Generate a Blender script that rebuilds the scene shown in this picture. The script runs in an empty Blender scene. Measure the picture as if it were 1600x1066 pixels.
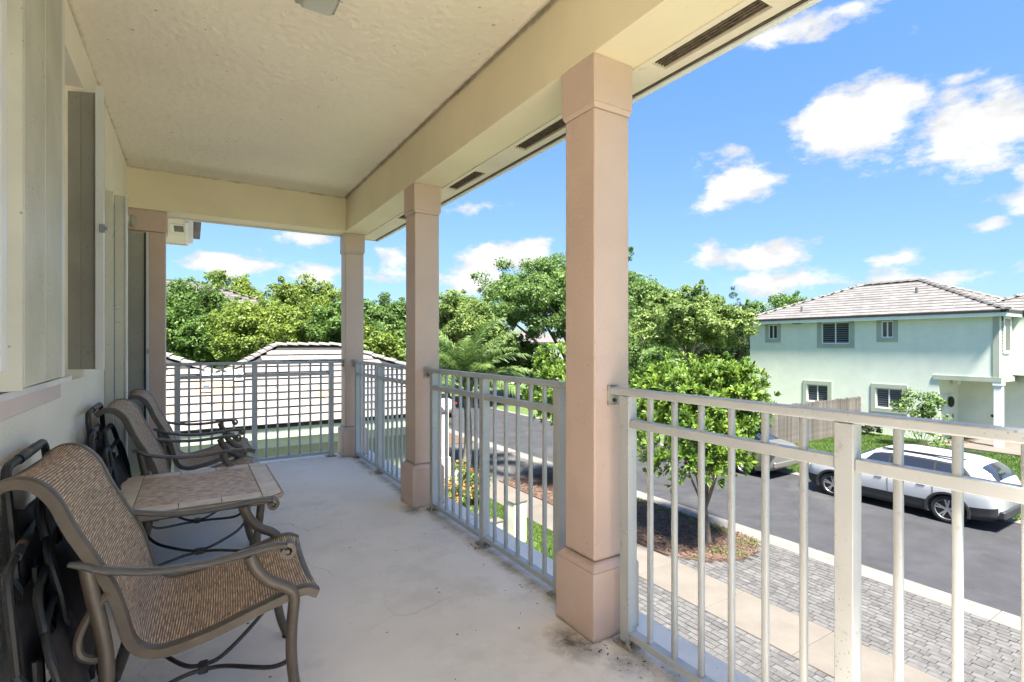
import bpy, math, random
import numpy as np
from math import sin, cos, pi, sqrt, atan2, radians
from mathutils import Vector, Matrix
random.seed(7); RNG = np.random.default_rng(11)
scene = bpy.context.scene
COL = scene.collection

# ------------------------------------------------------------------ camera, sky, sun, exposure
FPX, YAW, HY, EYE = 805.2, 0.556, 536.8, 1.27
camd = bpy.data.cameras.new("camera"); cam = bpy.data.objects.new("camera", camd); COL.objects.link(cam)
camd.sensor_width = 36.0; camd.lens = 36.0 * FPX / 1600.0
camd.shift_y = (HY - 533.0) / 1600.0
camd.clip_start = 0.05; camd.clip_end = 3000
cam.location = (0, 0, EYE); cam.rotation_euler = (pi / 2, 0, -YAW)
scene.camera = cam
SUN_EL, SUN_AZ = radians(63), radians(197)      # azimuth clockwise from +Y
sd = bpy.data.lights.new("sun", 'SUN'); sd.energy = 4.0; sd.angle = radians(8); sd.color = (1.0, 0.95, 0.87)
so = bpy.data.objects.new("sun", sd); COL.objects.link(so)
sv = Vector((sin(SUN_AZ) * cos(SUN_EL), cos(SUN_AZ) * cos(SUN_EL), sin(SUN_EL)))
so.rotation_euler = sv.to_track_quat('Z', 'Y').to_euler(); so.location = sv * 60
scene.view_settings.view_transform = 'Standard'; scene.view_settings.look = 'None'
scene.view_settings.gamma = 1.0; scene.view_settings.use_curve_mapping = False
scene.view_settings.exposure = 2.55
scene.cycles.max_bounces = 10; scene.cycles.diffuse_bounces = 6; scene.cycles.transparent_max_bounces = 12
scene.cycles.use_adaptive_sampling = True
try: scene.cycles.use_denoising = True
except Exception: pass

S_, C_ = sin(YAW), cos(YAW)
def ray(px, py):
    u = (px - 800) / FPX; v = (HY - py) / FPX
    return Vector((S_ + u * C_, C_ - u * S_, v))

world = bpy.data.worlds.new("World"); scene.world = world; world.use_nodes = True
nt = world.node_tree; nt.nodes.clear()
def wn(t, **k):
    n = nt.nodes.new(t)
    for a, b in k.items(): setattr(n, a, b)
    return n
def wl(a, b): nt.links.new(a, b)
def wmath(op, a, b=None, clamp=False):
    n = wn('ShaderNodeMath', operation=op); n.use_clamp = clamp
    for i, v in enumerate((a, b)):
        if v is None: continue
        if isinstance(v, (int, float)): n.inputs[i].default_value = v
        else: wl(v, n.inputs[i])
    return n.outputs[0]
sky = wn('ShaderNodeTexSky', sky_type='NISHITA', sun_disc=False)
sky.sun_elevation = SUN_EL; sky.sun_rotation = SUN_AZ
sky.air_density = 1.0; sky.dust_density = 0.4; sky.ozone_density = 2.2; sky.altitude = 0
tc = wn('ShaderNodeTexCoord')
vdir = tc.outputs['Generated']
# clouds: (px, py, half width px, half height px, weight) in the photograph, turned into sky directions
clouds = [(1330, 205, 105, 62, 1.0), (1375, 165, 70, 45, .9), (1150, 285, 78, 40, .95), (1160, 232, 32, 18, .6), (1505, 205, 100, 60, 1.0), (1560, 165, 60, 35, .8),
          (1190, 398, 95, 28, 1.0), (1215, 440, 110, 26, .7), (1400, 405, 70, 22, .55), (1553, 351, 32, 12, .6), (800, 397, 95, 30, 1.0),
          (735, 440, 75, 30, .85), (735, 325, 50, 14, .45), (365, 412, 85, 20, .85), (480, 432, 55, 20, .75), (490, 372, 60, 16, .65),
          (1240, 45, 80, 26, .65), (1330, 12, 90, 18, .7), (1430, 52, 36, 14, .4), (1500, 122, 30, 9, .35), (1450, 440, 120, 18, .4), (620, 400, 60, 30, .4),
          (1700, 300, 120, 60, .9), (1950, 180, 140, 80, .9), (1250, -250, 200, 90, .9), (600, -300, 200, 110, .8)]
field = None
rr = random.Random(3)
blobs = []
for (px, py, a, b, w) in clouds:
    n = ray(px, py).normalized(); d = ray(px, py).length
    # angular half sizes
    h = (ray(px + a * 1.22, py).normalized() - n).length; v = (ray(px, py - b * 1.18).normalized() - n).length
    blobs.append((n, h, v, w))
for k in range(22):        # the same kind of sky all round
    az = rr.uniform(1.6, 5.9) + YAW; el = rr.uniform(.08, 1.0)
    n = Vector((sin(az) * cos(el), cos(az) * cos(el), sin(el)))
    blobs.append((n, rr.uniform(.09, .2), rr.uniform(.03, .09), rr.uniform(.6, 1)))
for (n, h, v, w) in blobs:
    t = Vector((n.y, -n.x, 0)).normalized(); up = t.cross(n)
    if up.z < 0: up = -up
    sub = wn('ShaderNodeVectorMath', operation='SUBTRACT'); wl(vdir, sub.inputs[0]); sub.inputs[1].default_value = n
    cmb = []
    for ax, s in ((t, 1 / h), (up, 1 / v), (n, 2.0)):
        dt = wn('ShaderNodeVectorMath', operation='DOT_PRODUCT'); wl(sub.outputs[0], dt.inputs[0]); dt.inputs[1].default_value = ax * s
        cmb.append(dt.outputs['Value'])
    cx = wn('ShaderNodeCombineXYZ')
    for i in range(3): wl(cmb[i], cx.inputs[i])
    ln = wn('ShaderNodeVectorMath', operation='LENGTH'); wl(cx.outputs[0], ln.inputs[0])
    val = wmath('MULTIPLY', wmath('SUBTRACT', 1.0, ln.outputs['Value']), w)
    val = wmath('MAXIMUM', val, -0.6)
    field = val if field is None else wmath('MAXIMUM', field, val)
mp = wn('ShaderNodeMapping'); wl(vdir, mp.inputs[0]); mp.inputs['Scale'].default_value = (1, 1, 2.0)
nz = wn('ShaderNodeTexNoise'); wl(mp.outputs[0], nz.inputs['Vector']); nz.inputs['Scale'].default_value = 9.0; nz.inputs['Detail'].default_value = 9.0; nz.inputs['Roughness'].default_value = .62
nz2 = wn('ShaderNodeTexNoise'); wl(mp.outputs[0], nz2.inputs['Vector']); nz2.inputs['Scale'].default_value = 3.0; nz2.inputs['Detail'].default_value = 5.0
f1 = wmath('ADD', field, wmath('MULTIPLY', wmath('SUBTRACT', nz.outputs[0], .5), 2.6))
dens = wn('ShaderNodeMapRange'); dens.interpolation_type = 'SMOOTHSTEP'; wl(f1, dens.inputs[0]); dens.inputs[1].default_value = .0; dens.inputs[2].default_value = .52
# thin veil near the horizon
sep = wn('ShaderNodeSeparateXYZ'); wl(vdir, sep.inputs[0])
hz = wn('ShaderNodeMapRange'); wl(sep.outputs[2], hz.inputs[0]); hz.inputs[1].default_value = .0; hz.inputs[2].default_value = .42; hz.inputs[3].default_value = .20; hz.inputs[4].default_value = .03
veil = wmath('MULTIPLY', hz.outputs[0], wmath('ADD', .75, wmath('MULTIPLY', nz2.outputs[0], .5)))
dtot = wmath('MAXIMUM', dens.outputs[0], veil, True)
hs = wn('ShaderNodeMix', data_type='RGBA', blend_type='MULTIPLY'); hs.inputs[0].default_value = 1.0
hf = wn('ShaderNodeMapRange'); wl(sep.outputs[2], hf.inputs[0]); hf.inputs[1].default_value = -.02; hf.inputs[2].default_value = .50; hf.inputs[3].default_value = .50; hf.inputs[4].default_value = 1.0
hv_ = wn('ShaderNodeVectorMath', operation='SCALE'); wl(sky.outputs[0], hv_.inputs[0]); wl(hf.outputs[0], hv_.inputs['Scale'])
wl(hv_.outputs[0], hs.inputs[6]); hs.inputs[7].default_value = (.48, .675, .88, 1)
nz3 = wn('ShaderNodeTexNoise'); wl(mp.outputs[0], nz3.inputs['Vector']); nz3.inputs['Scale'].default_value = 16.0; nz3.inputs['Detail'].default_value = 6.0
shade = wn('ShaderNodeMapRange'); wl(wmath('ADD', f1, wmath('MULTIPLY', wmath('SUBTRACT', nz3.outputs[0], .5), 2.4)), shade.inputs[0]); shade.inputs[1].default_value = .1; shade.inputs[2].default_value = 1.0; shade.inputs[3].default_value = 2.3; shade.inputs[4].default_value = 3.3
cc = wn('ShaderNodeMix', data_type='RGBA', blend_type='MULTIPLY'); cc.inputs[0].default_value = 1; cc.inputs[6].default_value = (.97, .985, 1.0, 1)
cmb2 = wn('ShaderNodeCombineXYZ')
for i in range(3): wl(shade.outputs[0], cmb2.inputs[i])
wl(cmb2.outputs[0], cc.inputs[7])
mx = wn('ShaderNodeMix', data_type='RGBA'); wl(dtot, mx.inputs[0]); wl(hs.outputs[2], mx.inputs[6]); wl(cc.outputs[2], mx.inputs[7])
bg = wn('ShaderNodeBackground'); wl(mx.outputs[2], bg.inputs[0]); bg.inputs[1].default_value = 0.066
wo = wn('ShaderNodeOutputWorld'); wl(bg.outputs[0], wo.inputs[0])
world.cycles.sampling_method = 'MANUAL'; world.cycles.sample_map_resolution = 512

# ------------------------------------------------------------------ materials
def mat(name, col, rough=.6, var=.12, vscale=3.0, col2=None, bump=0, bscale=60, bdist=.002, spec=.5, metal=0, island=0, spots=None, spotscale=60, spotcol=(.08, .06, .04),
        coord='Object', transl=0, stain=None, objrand=0, coat=0, bdetail=3):
    m = bpy.data.materials.new(name); m.use_nodes = True; t = m.node_tree; N = t.nodes; L = t.links
    p = N['Principled BSDF']; p.inputs['Roughness'].default_value = rough; p.inputs['Specular IOR Level'].default_value = spec; p.inputs['Metallic'].default_value = metal
    if coat: p.inputs['Coat Weight'].default_value = coat; p.inputs['Coat Roughness'].default_value = .05
    tx = N.new('ShaderNodeTexCoord'); vec = tx.outputs[coord]
    c2 = col2 or tuple(c * (1 - var * 2.2) for c in col)
    n = N.new('ShaderNodeTexNoise'); n.inputs['Scale'].default_value = vscale; n.inputs['Detail'].default_value = 6; n.inputs['Roughness'].default_value = .6; L.new(vec, n.inputs['Vector'])
    mr = N.new('ShaderNodeMapRange'); mr.inputs[1].default_value = .35; mr.inputs[2].default_value = .68; L.new(n.outputs[0], mr.inputs[0])
    mixn = N.new('ShaderNodeMix'); mixn.data_type = 'RGBA'; L.new(mr.outputs[0], mixn.inputs[0]); mixn.inputs[6].default_value = (*col, 1); mixn.inputs[7].default_value = (*c2, 1)
    out = mixn.outputs[2]
    def hsv(fac_out, lo, hi):
        nonlocal out
        h = N.new('ShaderNodeHueSaturation'); r = N.new('ShaderNodeMapRange'); L.new(fac_out, r.inputs[0]); r.inputs[3].default_value = lo; r.inputs[4].default_value = hi
        L.new(r.outputs[0], h.inputs['Value']); L.new(out, h.inputs['Color']); out = h.outputs[0]
        r2 = N.new('ShaderNodeMath'); r2.operation = 'MULTIPLY_ADD'; L.new(fac_out, r2.inputs[0]); r2.inputs[1].default_value = -.03 * (hi - lo); r2.inputs[2].default_value = .5 + .015 * (hi - lo)
        L.new(r2.outputs[0], h.inputs['Hue'])
    if island:
        g = N.new('ShaderNodeNewGeometry'); hsv(g.outputs['Random Per Island'], 1 - island, 1 + island)
    if objrand:
        g = N.new('ShaderNodeObjectInfo'); hsv(g.outputs['Random'], 1 - objrand, 1 + objrand)
    if stain:   # (scale, threshold, colour, strength)
        s = N.new('ShaderNodeTexNoise'); s.inputs['Scale'].default_value = stain[0]; s.inputs['Detail'].default_value = 8; s.inputs['Roughness'].default_value = .7; L.new(vec, s.inputs['Vector'])
        r = N.new('ShaderNodeMapRange'); r.inputs[1].default_value = stain[1]; r.inputs[2].default_value = stain[1] + .12; r.inputs[4].default_value = stain[3]; L.new(s.outputs[0], r.inputs[0])
        x = N.new('ShaderNodeMix'); x.data_type = 'RGBA'; L.new(r.outputs[0], x.inputs[0]); L.new(out, x.inputs[6]); x.inputs[7].default_value = (*stain[2], 1); out = x.outputs[2]
    if spots:   # threshold radius
        v = N.new('ShaderNodeTexVoronoi'); v.inputs['Scale'].default_value = spotscale; L.new(vec, v.inputs['Vector'])
        s = N.new('ShaderNodeTexNoise'); s.inputs['Scale'].default_value = spotscale * .12; L.new(vec, s.inputs['Vector'])
        th = N.new('ShaderNodeMath'); th.operation = 'MULTIPLY_ADD'; L.new(s.outputs[0], th.inputs[0]); th.inputs[1].default_value = spots * 8; th.inputs[2].default_value = -spots * 2.9
        lt = N.new('ShaderNodeMath'); lt.operation = 'LESS_THAN'; L.new(v.outputs['Distance'], lt.inputs[0]); L.new(th.outputs[0], lt.inputs[1])
        k = N.new('ShaderNodeMath'); k.operation = 'MULTIPLY'; L.new(lt.outputs[0], k.inputs[0])
        sx_ = N.new('ShaderNodeSeparateColor'); L.new(v.outputs['Color'], sx_.inputs[0]); gt = N.new('ShaderNodeMath'); gt.operation = 'GREATER_THAN'; L.new(sx_.outputs[0], gt.inputs[0]); gt.inputs[1].default_value = .62
        g2 = N.new('ShaderNodeMath'); g2.operation = 'MULTIPLY'; L.new(gt.outputs[0], g2.inputs[0]); g2.inputs[1].default_value = .7; L.new(g2.outputs[0], k.inputs[1])
        x = N.new('ShaderNodeMix'); x.data_type = 'RGBA'; L.new(k.outputs[0], x.inputs[0]); L.new(out, x.inputs[6]); x.inputs[7].default_value = (*spotcol, 1); out = x.outputs[2]
    L.new(out, p.inputs['Base Color'])
    rn = N.new('ShaderNodeMapRange'); L.new(n.outputs[0], rn.inputs[0]); rn.inputs[3].default_value = max(.02, rough - .12); rn.inputs[4].default_value = min(1, rough + .12); L.new(rn.outputs[0], p.inputs['Roughness'])
    if bump:
        b = N.new('ShaderNodeTexNoise'); b.inputs['Scale'].default_value = bscale; b.inputs['Detail'].default_value = bdetail; L.new(vec, b.inputs['Vector'])
        bp = N.new('ShaderNodeBump'); bp.inputs['Strength'].default_value = bump; bp.inputs['Distance'].default_value = bdist; L.new(b.outputs[0], bp.inputs['Height']); L.new(bp.outputs[0], p.inputs['Normal'])
    if transl:
        tr = N.new('ShaderNodeBsdfTranslucent'); L.new(out, tr.inputs['Color'])
        ms = N.new('ShaderNodeMixShader'); ms.inputs[0].default_value = transl; L.new(p.outputs[0], ms.inputs[1]); L.new(tr.outputs[0], ms.inputs[2])
        L.new(ms.outputs[0], N['Material Output'].inputs[0])
    return m

M = {}
M['wall'] = mat('cream_stucco', (.90, .83, .70), .8, .05, 1.6, bump=.5, bscale=70, bdist=.004, spots=.05, spotscale=40, spotcol=(.35, .30, .2))
M['beam'] = mat('beam_stucco', (.85, .745, .53), .8, .05, 1.2, bump=.45, bscale=80, bdist=.003, spots=.04, spotscale=30, spotcol=(.35, .28, .16), stain=(2.5, .66, (.60, .49, .30), .5))
M['ceil'] = mat('ceiling_texture', (.86, .775, .62), .85, .05, .9, bump=1.0, bscale=20, bdist=.016, bdetail=6, spots=.07, spotscale=16, spotcol=(.4, .34, .22))
M['pink'] = mat('pink_paint', (.66, .49, .405), .55, .06, 2.0, bump=.6, bscale=60, bdist=.003, spots=.06, spotscale=42, spotcol=(.30, .19, .13), stain=(3.2, .60, (.38, .26, .19), .6))
M['pinkwall'] = mat('pink_band', (.70, .58, .53), .6, .05, 2.0, bump=.3, bscale=60)
M['soffit'] = mat('soffit_paint', (.84, .75, .61), .7, .06, 2.2, bump=.2, bscale=60, spots=.05, spotscale=30, spotcol=(.3, .25, .17), stain=(4, .64, (.45, .38, .26), .6))
M['fascia'] = mat('fascia_white', (.80, .80, .76), .5, .05, 2.5, stain=(5, .64, (.5, .47, .38), .5))
M['vent'] = mat('vent_mesh', (.20, .15, .10), .8, .3, 30, stain=(12, .6, (.45, .42, .36), .6))
M['drip'] = mat('drip_edge', (.10, .08, .05), .7, .2)
M['rail'] = mat('rail_paint', (.48, .49, .49), .42, .05, 5, spots=.10, spotscale=90, spotcol=(.20, .20, .17), stain=(22, .60, (.27, .26, .235), .7), spec=.5, bump=.1, bscale=200)
M['steel'] = mat('worn_bracket', (.42, .42, .38), .5, .2, 20, metal=.2, stain=(20, .5, (.25, .14, .07), .8))
M['bolt'] = mat('dark_bolt', (.05, .04, .035), .5, .2)
M['floor'] = None
M['slab'] = mat('slab_edge', (.6, .58, .52), .8, .1, 4)
M['shutter'] = mat('shutter_cream', (.50, .485, .41), .5, .08, 3, spots=.11, spotscale=55, spotcol=(.16, .14, .10), stain=(6, .66, (.42, .41, .34), .5), coord='Object')
M['shuttershade'] = mat('shutter_cream_shaded', (.40, .38, .32), .55, .08, 3, spots=.11, spotscale=55, spotcol=(.16, .14, .10), stain=(6, .64, (.3, .28, .23), .5))  # shutter paint darkened, so shade is put into the blade colour
M['shutterwhite'] = mat('shutter_white', (.66, .66, .65), .4, .05, 3, spots=.05, spotscale=50, spotcol=(.2, .19, .16))
M['latch'] = mat('latch_metal', (.4, .4, .38), .35, .1, metal=.8)
M['glass'] = mat('window_glass', (.03, .035, .04), .06, .05, spec=.8)
M['wframe'] = mat('window_frame', (.72, .72, .70), .45, .04)
M['frame'] = mat('bronze_tube', (.115, .088, .064), .42, .15, 12, bump=.12, bscale=220, spec=.5, stain=(14, .62, (.21, .17, .13), .5))
M['arm'] = mat('arm_bronze', (.115, .107, .10), .36, .18, 9, bump=.1, bscale=200, spec=.6, stain=(9, .55, (.19, .18, .17), .6))
M['iron'] = mat('stretcher_bronze', (.07, .055, .045), .45, .2, 20)
M['black'] = mat('black_tube', (.011, .011, .012), .5, .2, 12, spots=.06, spotscale=90, spotcol=(.3, .28, .24), stain=(10, .62, (.05, .047, .044), .5))
M['blackfab'] = mat('black_sling', (.028, .021, .020), .7, .2, 9, bump=.4, bscale=500, bdist=.001, stain=(5, .55, (.06, .048, .044), .6))
M['rust'] = mat('rusty_tube', (.20, .12, .075), .7, .3, 14)
M['tile'] = mat('table_tile', (.70, .59, .46), .45, .10, 14, objrand=.07, bump=.25, bscale=90, col2=(.56, .46, .35), stain=(16, .6, (.46, .38, .29), .5))
M['stone'] = mat('table_stone', (.62, .47, .35), .5, .25, 26, col2=(.30, .20, .13), objrand=.08, bump=.3, bscale=60, stain=(30, .52, (.66, .55, .44), .8))
M['grout'] = mat('table_grout', (.25, .20, .15), .9, .1)
M['wood'] = mat('table_edge', (.48, .36, .26), .5, .25, 8, col2=(.36, .26, .18))
M['asphalt'] = mat('asphalt', (.036, .036, .039), .85, .18, 1.3, bump=.5, bscale=60, bdist=.004, spots=.035, spotscale=9, spotcol=(.2, .2, .2), stain=(.35, .55, (.062, .062, .064), .7))
M['kerb'] = mat('kerb_concrete', (.17, .158, .14), .85, .12, 2.2, bump=.3, bscale=50, stain=(3, .6, (.12, .11, .09), .6), objrand=.05)
M['walk'] = mat('walk_concrete', (.135, .118, .097), .85, .1, 1.6, bump=.3, bscale=50, stain=(2.6, .60, (.10, .083, .064), .7), objrand=.09)
M['brick'] = mat('paver', (.10, .096, .092), .85, .15, 8, col2=(.066, .063, .06), bump=.5, bscale=90, bdist=.004, objrand=.2)
M['brickstuff'] = mat('paver_far', (.10, .096, .092), .85, .15, 8, col2=(.066, .063, .06), island=.2)
M['sand'] = mat('joint_sand', (.045, .04, .033), .95, .25, 12)
M['grass'] = mat('grass_ground', (.085, .135, .028), .95, .2, 2.2, col2=(.05, .085, .018), bump=1.0, bscale=40, bdist=.03, stain=(.9, .6, (.16, .16, .05), .5))
M['blade'] = mat('grass_blades', (.11, .19, .03), .7, .2, 1.6, col2=(.07, .13, .022), island=.35, transl=.3)
M['mulch'] = mat('mulch_ground', (.11, .07, .05), .95, .3, 12, col2=(.07, .04, .028), bump=1, bscale=40, bdist=.02, stain=(2.2, .62, (.30, .26, .2), .7))
M['chips'] = mat('mulch_chips', (.15, .09, .06), .9, .3, 6, col2=(.08, .05, .035), island=.5, stain=(1.5, .62, (.34, .30, .24), .8))
M['bark'] = mat('bark', (.20, .16, .125), .9, .3, 10, col2=(.11, .085, .065), bump=.8, bscale=40, bdist=.01)
M['palebark'] = mat('pale_bark', (.33, .29, .25), .9, .25, 8, bump=.5, bscale=40, bdist=.01)
def leaf(name, col, col2, isl=.38, tr=.42, vs=.5): return mat(name, col, .5, .1, vs, col2=col2, island=isl, transl=tr, spec=.35)
M['leafA'] = leaf('leaf_yellow_green', (.21, .275, .045), (.10, .165, .028))
M['leafB'] = leaf('leaf_bright_green', (.13, .22, .045), (.065, .13, .028))
M['leafC'] = leaf('leaf_deep_green', (.15, .24, .06), (.08, .15, .036))
M['leafD'] = leaf('leaf_olive_green', (.21, .29, .075), (.12, .19, .045))
M['leafE'] = leaf('leaf_dark_needle', (.055, .095, .035), (.028, .055, .02))
M['leafK'] = leaf('leaf_glossy_green', (.185, .285, .035), (.07, .145, .02), .55, .4, 1.2)
M['leafP'] = leaf('palm_leaf', (.15, .22, .06), (.09, .15, .04), .3, .35, 1.0)
M['flower'] = mat('croton_leaf', (.28, .07, .02), .5, .2, 4, col2=(.22, .17, .03), island=.5)
M['green'] = mat('pale_green_stucco', (.68, .72, .60), .8, .04, 1.5, bump=.5, bscale=12, bdist=.006, bdetail=8, stain=(1.4, .55, (.60, .635, .525), .6))
M['greentrim'] = mat('sage_trim', (.36, .39, .31), .7, .05, 2)
M['eave'] = mat('eave_white', (.66, .72, .66), .6, .04, 2)
M['rooftile'] = mat('roof_tile_grey', (.16, .15, .14), .85, .15, 3, col2=(.12, .112, .105), island=.14, stain=(1.5, .62, (.15, .135, .12), .5))
M['rooftiledark'] = mat('roof_tile_dark', (.13, .115, .11), .85, .15, 3, island=.2)
M['garagetile'] = mat('roof_tile_pale', (.215, .195, .178), .85, .1, 2.2, col2=(.165, .15, .138), objrand=.09, stain=(2.2, .60, (.30, .26, .23), .6))
M['garagetile_tan'] = mat('roof_tile_tan', (.34, .24, .15), .85, .1, 3, objrand=.1)
M['underlay'] = mat('roof_underlay', (.03, .028, .025), .9, .2)
M['garagewall'] = mat('garage_wall', (.20, .24, .17), .8, .06, 1.5, bump=.3, bscale=50)
M['garagetrim'] = mat('garage_fascia', (.36, .41, .31), .7, .05, 2)
M['concrete'] = mat('concrete_ground', (.30, .29, .26), .9, .12, 1.5)
M['picket'] = mat('weathered_wood', (.135, .12, .10), .9, .25, 5, col2=(.075, .066, .056), objrand=.3, bump=.4, bscale=30)
M['blind'] = mat('blind_slats', (.10, .115, .13), .5, .1)
M['carwhite'] = mat('white_car_paint', (.44, .45, .46), .25, .02, 1, coat=.8)
M['carsilver'] = mat('silver_car_paint', (.20, .19, .172), .28, .03, 1, metal=.4, coat=.8)
M['carblack'] = mat('black_cladding', (.025, .025, .028), .55, .1)
M['carglass'] = mat('car_glass', (.018, .02, .024), .05, .05, spec=.8, coat=.5)
M['tyre'] = mat('tyre_rubber', (.022, .022, .022), .8, .2)
M['rim'] = mat('alloy_rim', (.50, .50, .51), .3, .1, metal=.7)
M['redlight'] = mat('red_lens', (.45, .02, .015), .15, .1, coat=.6)
M['clearlight'] = mat('clear_lens', (.55, .56, .58), .1, .1, coat=.8)
M['box'] = mat('utility_cream', (.62, .60, .47), .7, .08, 4)
M['white'] = mat('white_trim', (.78, .78, .76), .5, .04)
M['debris'] = mat('leaf_litter', (.10, .07, .045), .9, .3, 20, island=.5)
M['lampglass'] = mat('lamp_lens', (.46, .47, .40), .4, .05)
M['dark'] = mat('dark_room', (.03, .03, .03), .8, .1)

# painted concrete floor: overall mottling, fine dirt, mould patches by columns and railing, broad darker patches under the near chair and table
def floor_material():
    m = mat('painted_concrete', (.92, .83, .72), .62, .05, 1.5, bump=.35, bscale=35, bdist=.003, spots=.05, spotscale=11, spotcol=(.12, .10, .08), stain=(1.3, .52, (.70, .63, .53), .65))
    t = m.node_tree; N = t.nodes; L = t.links; p = N['Principled BSDF']
    src = p.inputs['Base Color'].links[0].from_socket
    tx = N.new('ShaderNodeTexCoord')
    n = N.new('ShaderNodeTexNoise'); n.inputs['Scale'].default_value = 17; n.inputs['Detail'].default_value = 9; n.inputs['Roughness'].default_value = .75; L.new(tx.outputs['Object'], n.inputs['Vector'])
    tot = None
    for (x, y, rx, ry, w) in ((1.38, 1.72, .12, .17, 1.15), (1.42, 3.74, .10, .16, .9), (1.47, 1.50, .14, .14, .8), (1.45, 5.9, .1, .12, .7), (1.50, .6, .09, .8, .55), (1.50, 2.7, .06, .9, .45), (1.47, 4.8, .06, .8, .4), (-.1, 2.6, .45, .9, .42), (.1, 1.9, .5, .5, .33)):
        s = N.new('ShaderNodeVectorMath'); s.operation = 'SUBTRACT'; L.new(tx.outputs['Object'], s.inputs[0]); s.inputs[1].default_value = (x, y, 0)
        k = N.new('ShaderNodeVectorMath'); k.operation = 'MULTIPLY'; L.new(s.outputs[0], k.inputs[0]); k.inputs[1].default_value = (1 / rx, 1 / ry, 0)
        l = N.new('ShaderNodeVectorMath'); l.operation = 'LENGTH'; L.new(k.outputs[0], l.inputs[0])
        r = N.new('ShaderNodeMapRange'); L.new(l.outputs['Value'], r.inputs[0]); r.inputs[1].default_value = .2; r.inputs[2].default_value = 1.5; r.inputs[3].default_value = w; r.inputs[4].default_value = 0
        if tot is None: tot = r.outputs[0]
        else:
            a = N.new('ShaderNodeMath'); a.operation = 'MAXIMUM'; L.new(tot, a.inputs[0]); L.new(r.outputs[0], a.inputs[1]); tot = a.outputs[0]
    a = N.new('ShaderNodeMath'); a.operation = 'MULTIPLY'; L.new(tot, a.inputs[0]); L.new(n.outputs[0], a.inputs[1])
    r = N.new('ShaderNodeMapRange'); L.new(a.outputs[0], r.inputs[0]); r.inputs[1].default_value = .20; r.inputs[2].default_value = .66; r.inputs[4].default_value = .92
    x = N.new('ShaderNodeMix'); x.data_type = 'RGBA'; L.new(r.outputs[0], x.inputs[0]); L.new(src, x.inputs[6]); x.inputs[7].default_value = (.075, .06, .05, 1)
    L.new(x.outputs[2], p.inputs['Base Color'])
    return m
M['floor'] = floor_material()
def hairlines(m, scale, colr, width=.004, strength=.5):
    t = m.node_tree; N = t.nodes; L = t.links; p = N['Principled BSDF']; src = p.inputs['Base Color'].links[0].from_socket
    tx = N.new('ShaderNodeTexCoord'); n = N.new('ShaderNodeTexNoise'); n.inputs['Scale'].default_value = scale * 2.5; n.inputs['Detail'].default_value = 6; L.new(tx.outputs['Object'], n.inputs['Vector'])
    ad = N.new('ShaderNodeVectorMath'); ad.operation = 'MULTIPLY_ADD'; L.new(n.outputs['Color'], ad.inputs[0]); ad.inputs[1].default_value = (.35 / scale,) * 3; L.new(tx.outputs['Object'], ad.inputs[2])
    v = N.new('ShaderNodeTexVoronoi'); v.feature = 'DISTANCE_TO_EDGE'; v.inputs['Scale'].default_value = scale; L.new(ad.outputs[0], v.inputs['Vector'])
    lt = N.new('ShaderNodeMapRange'); L.new(v.outputs['Distance'], lt.inputs[0]); lt.inputs[1].default_value = 0; lt.inputs[2].default_value = width * scale; lt.inputs[3].default_value = strength; lt.inputs[4].default_value = 0
    n2 = N.new('ShaderNodeTexNoise'); n2.inputs['Scale'].default_value = scale * 1.3; L.new(tx.outputs['Object'], n2.inputs['Vector'])
    r = N.new('ShaderNodeMapRange'); L.new(n2.outputs[0], r.inputs[0]); r.inputs[1].default_value = .5; r.inputs[2].default_value = .62
    q = N.new('ShaderNodeMath'); q.operation = 'MULTIPLY'; L.new(lt.outputs[0], q.inputs[0]); L.new(r.outputs[0], q.inputs[1])
    x = N.new('ShaderNodeMix'); x.data_type = 'RGBA'; L.new(q.outputs[0], x.inputs[0]); L.new(src, x.inputs[6]); x.inputs[7].default_value = (*colr, 1); L.new(x.outputs[2], p.inputs['Base Color'])
hairlines(M['floor'], 1.1, (.35, .31, .27), .005, .6); hairlines(M['pink'], 2.2, (.42, .29, .21), .003, .18); hairlines(M['asphalt'], .35, (.02, .02, .022), .02, .6)

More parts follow.
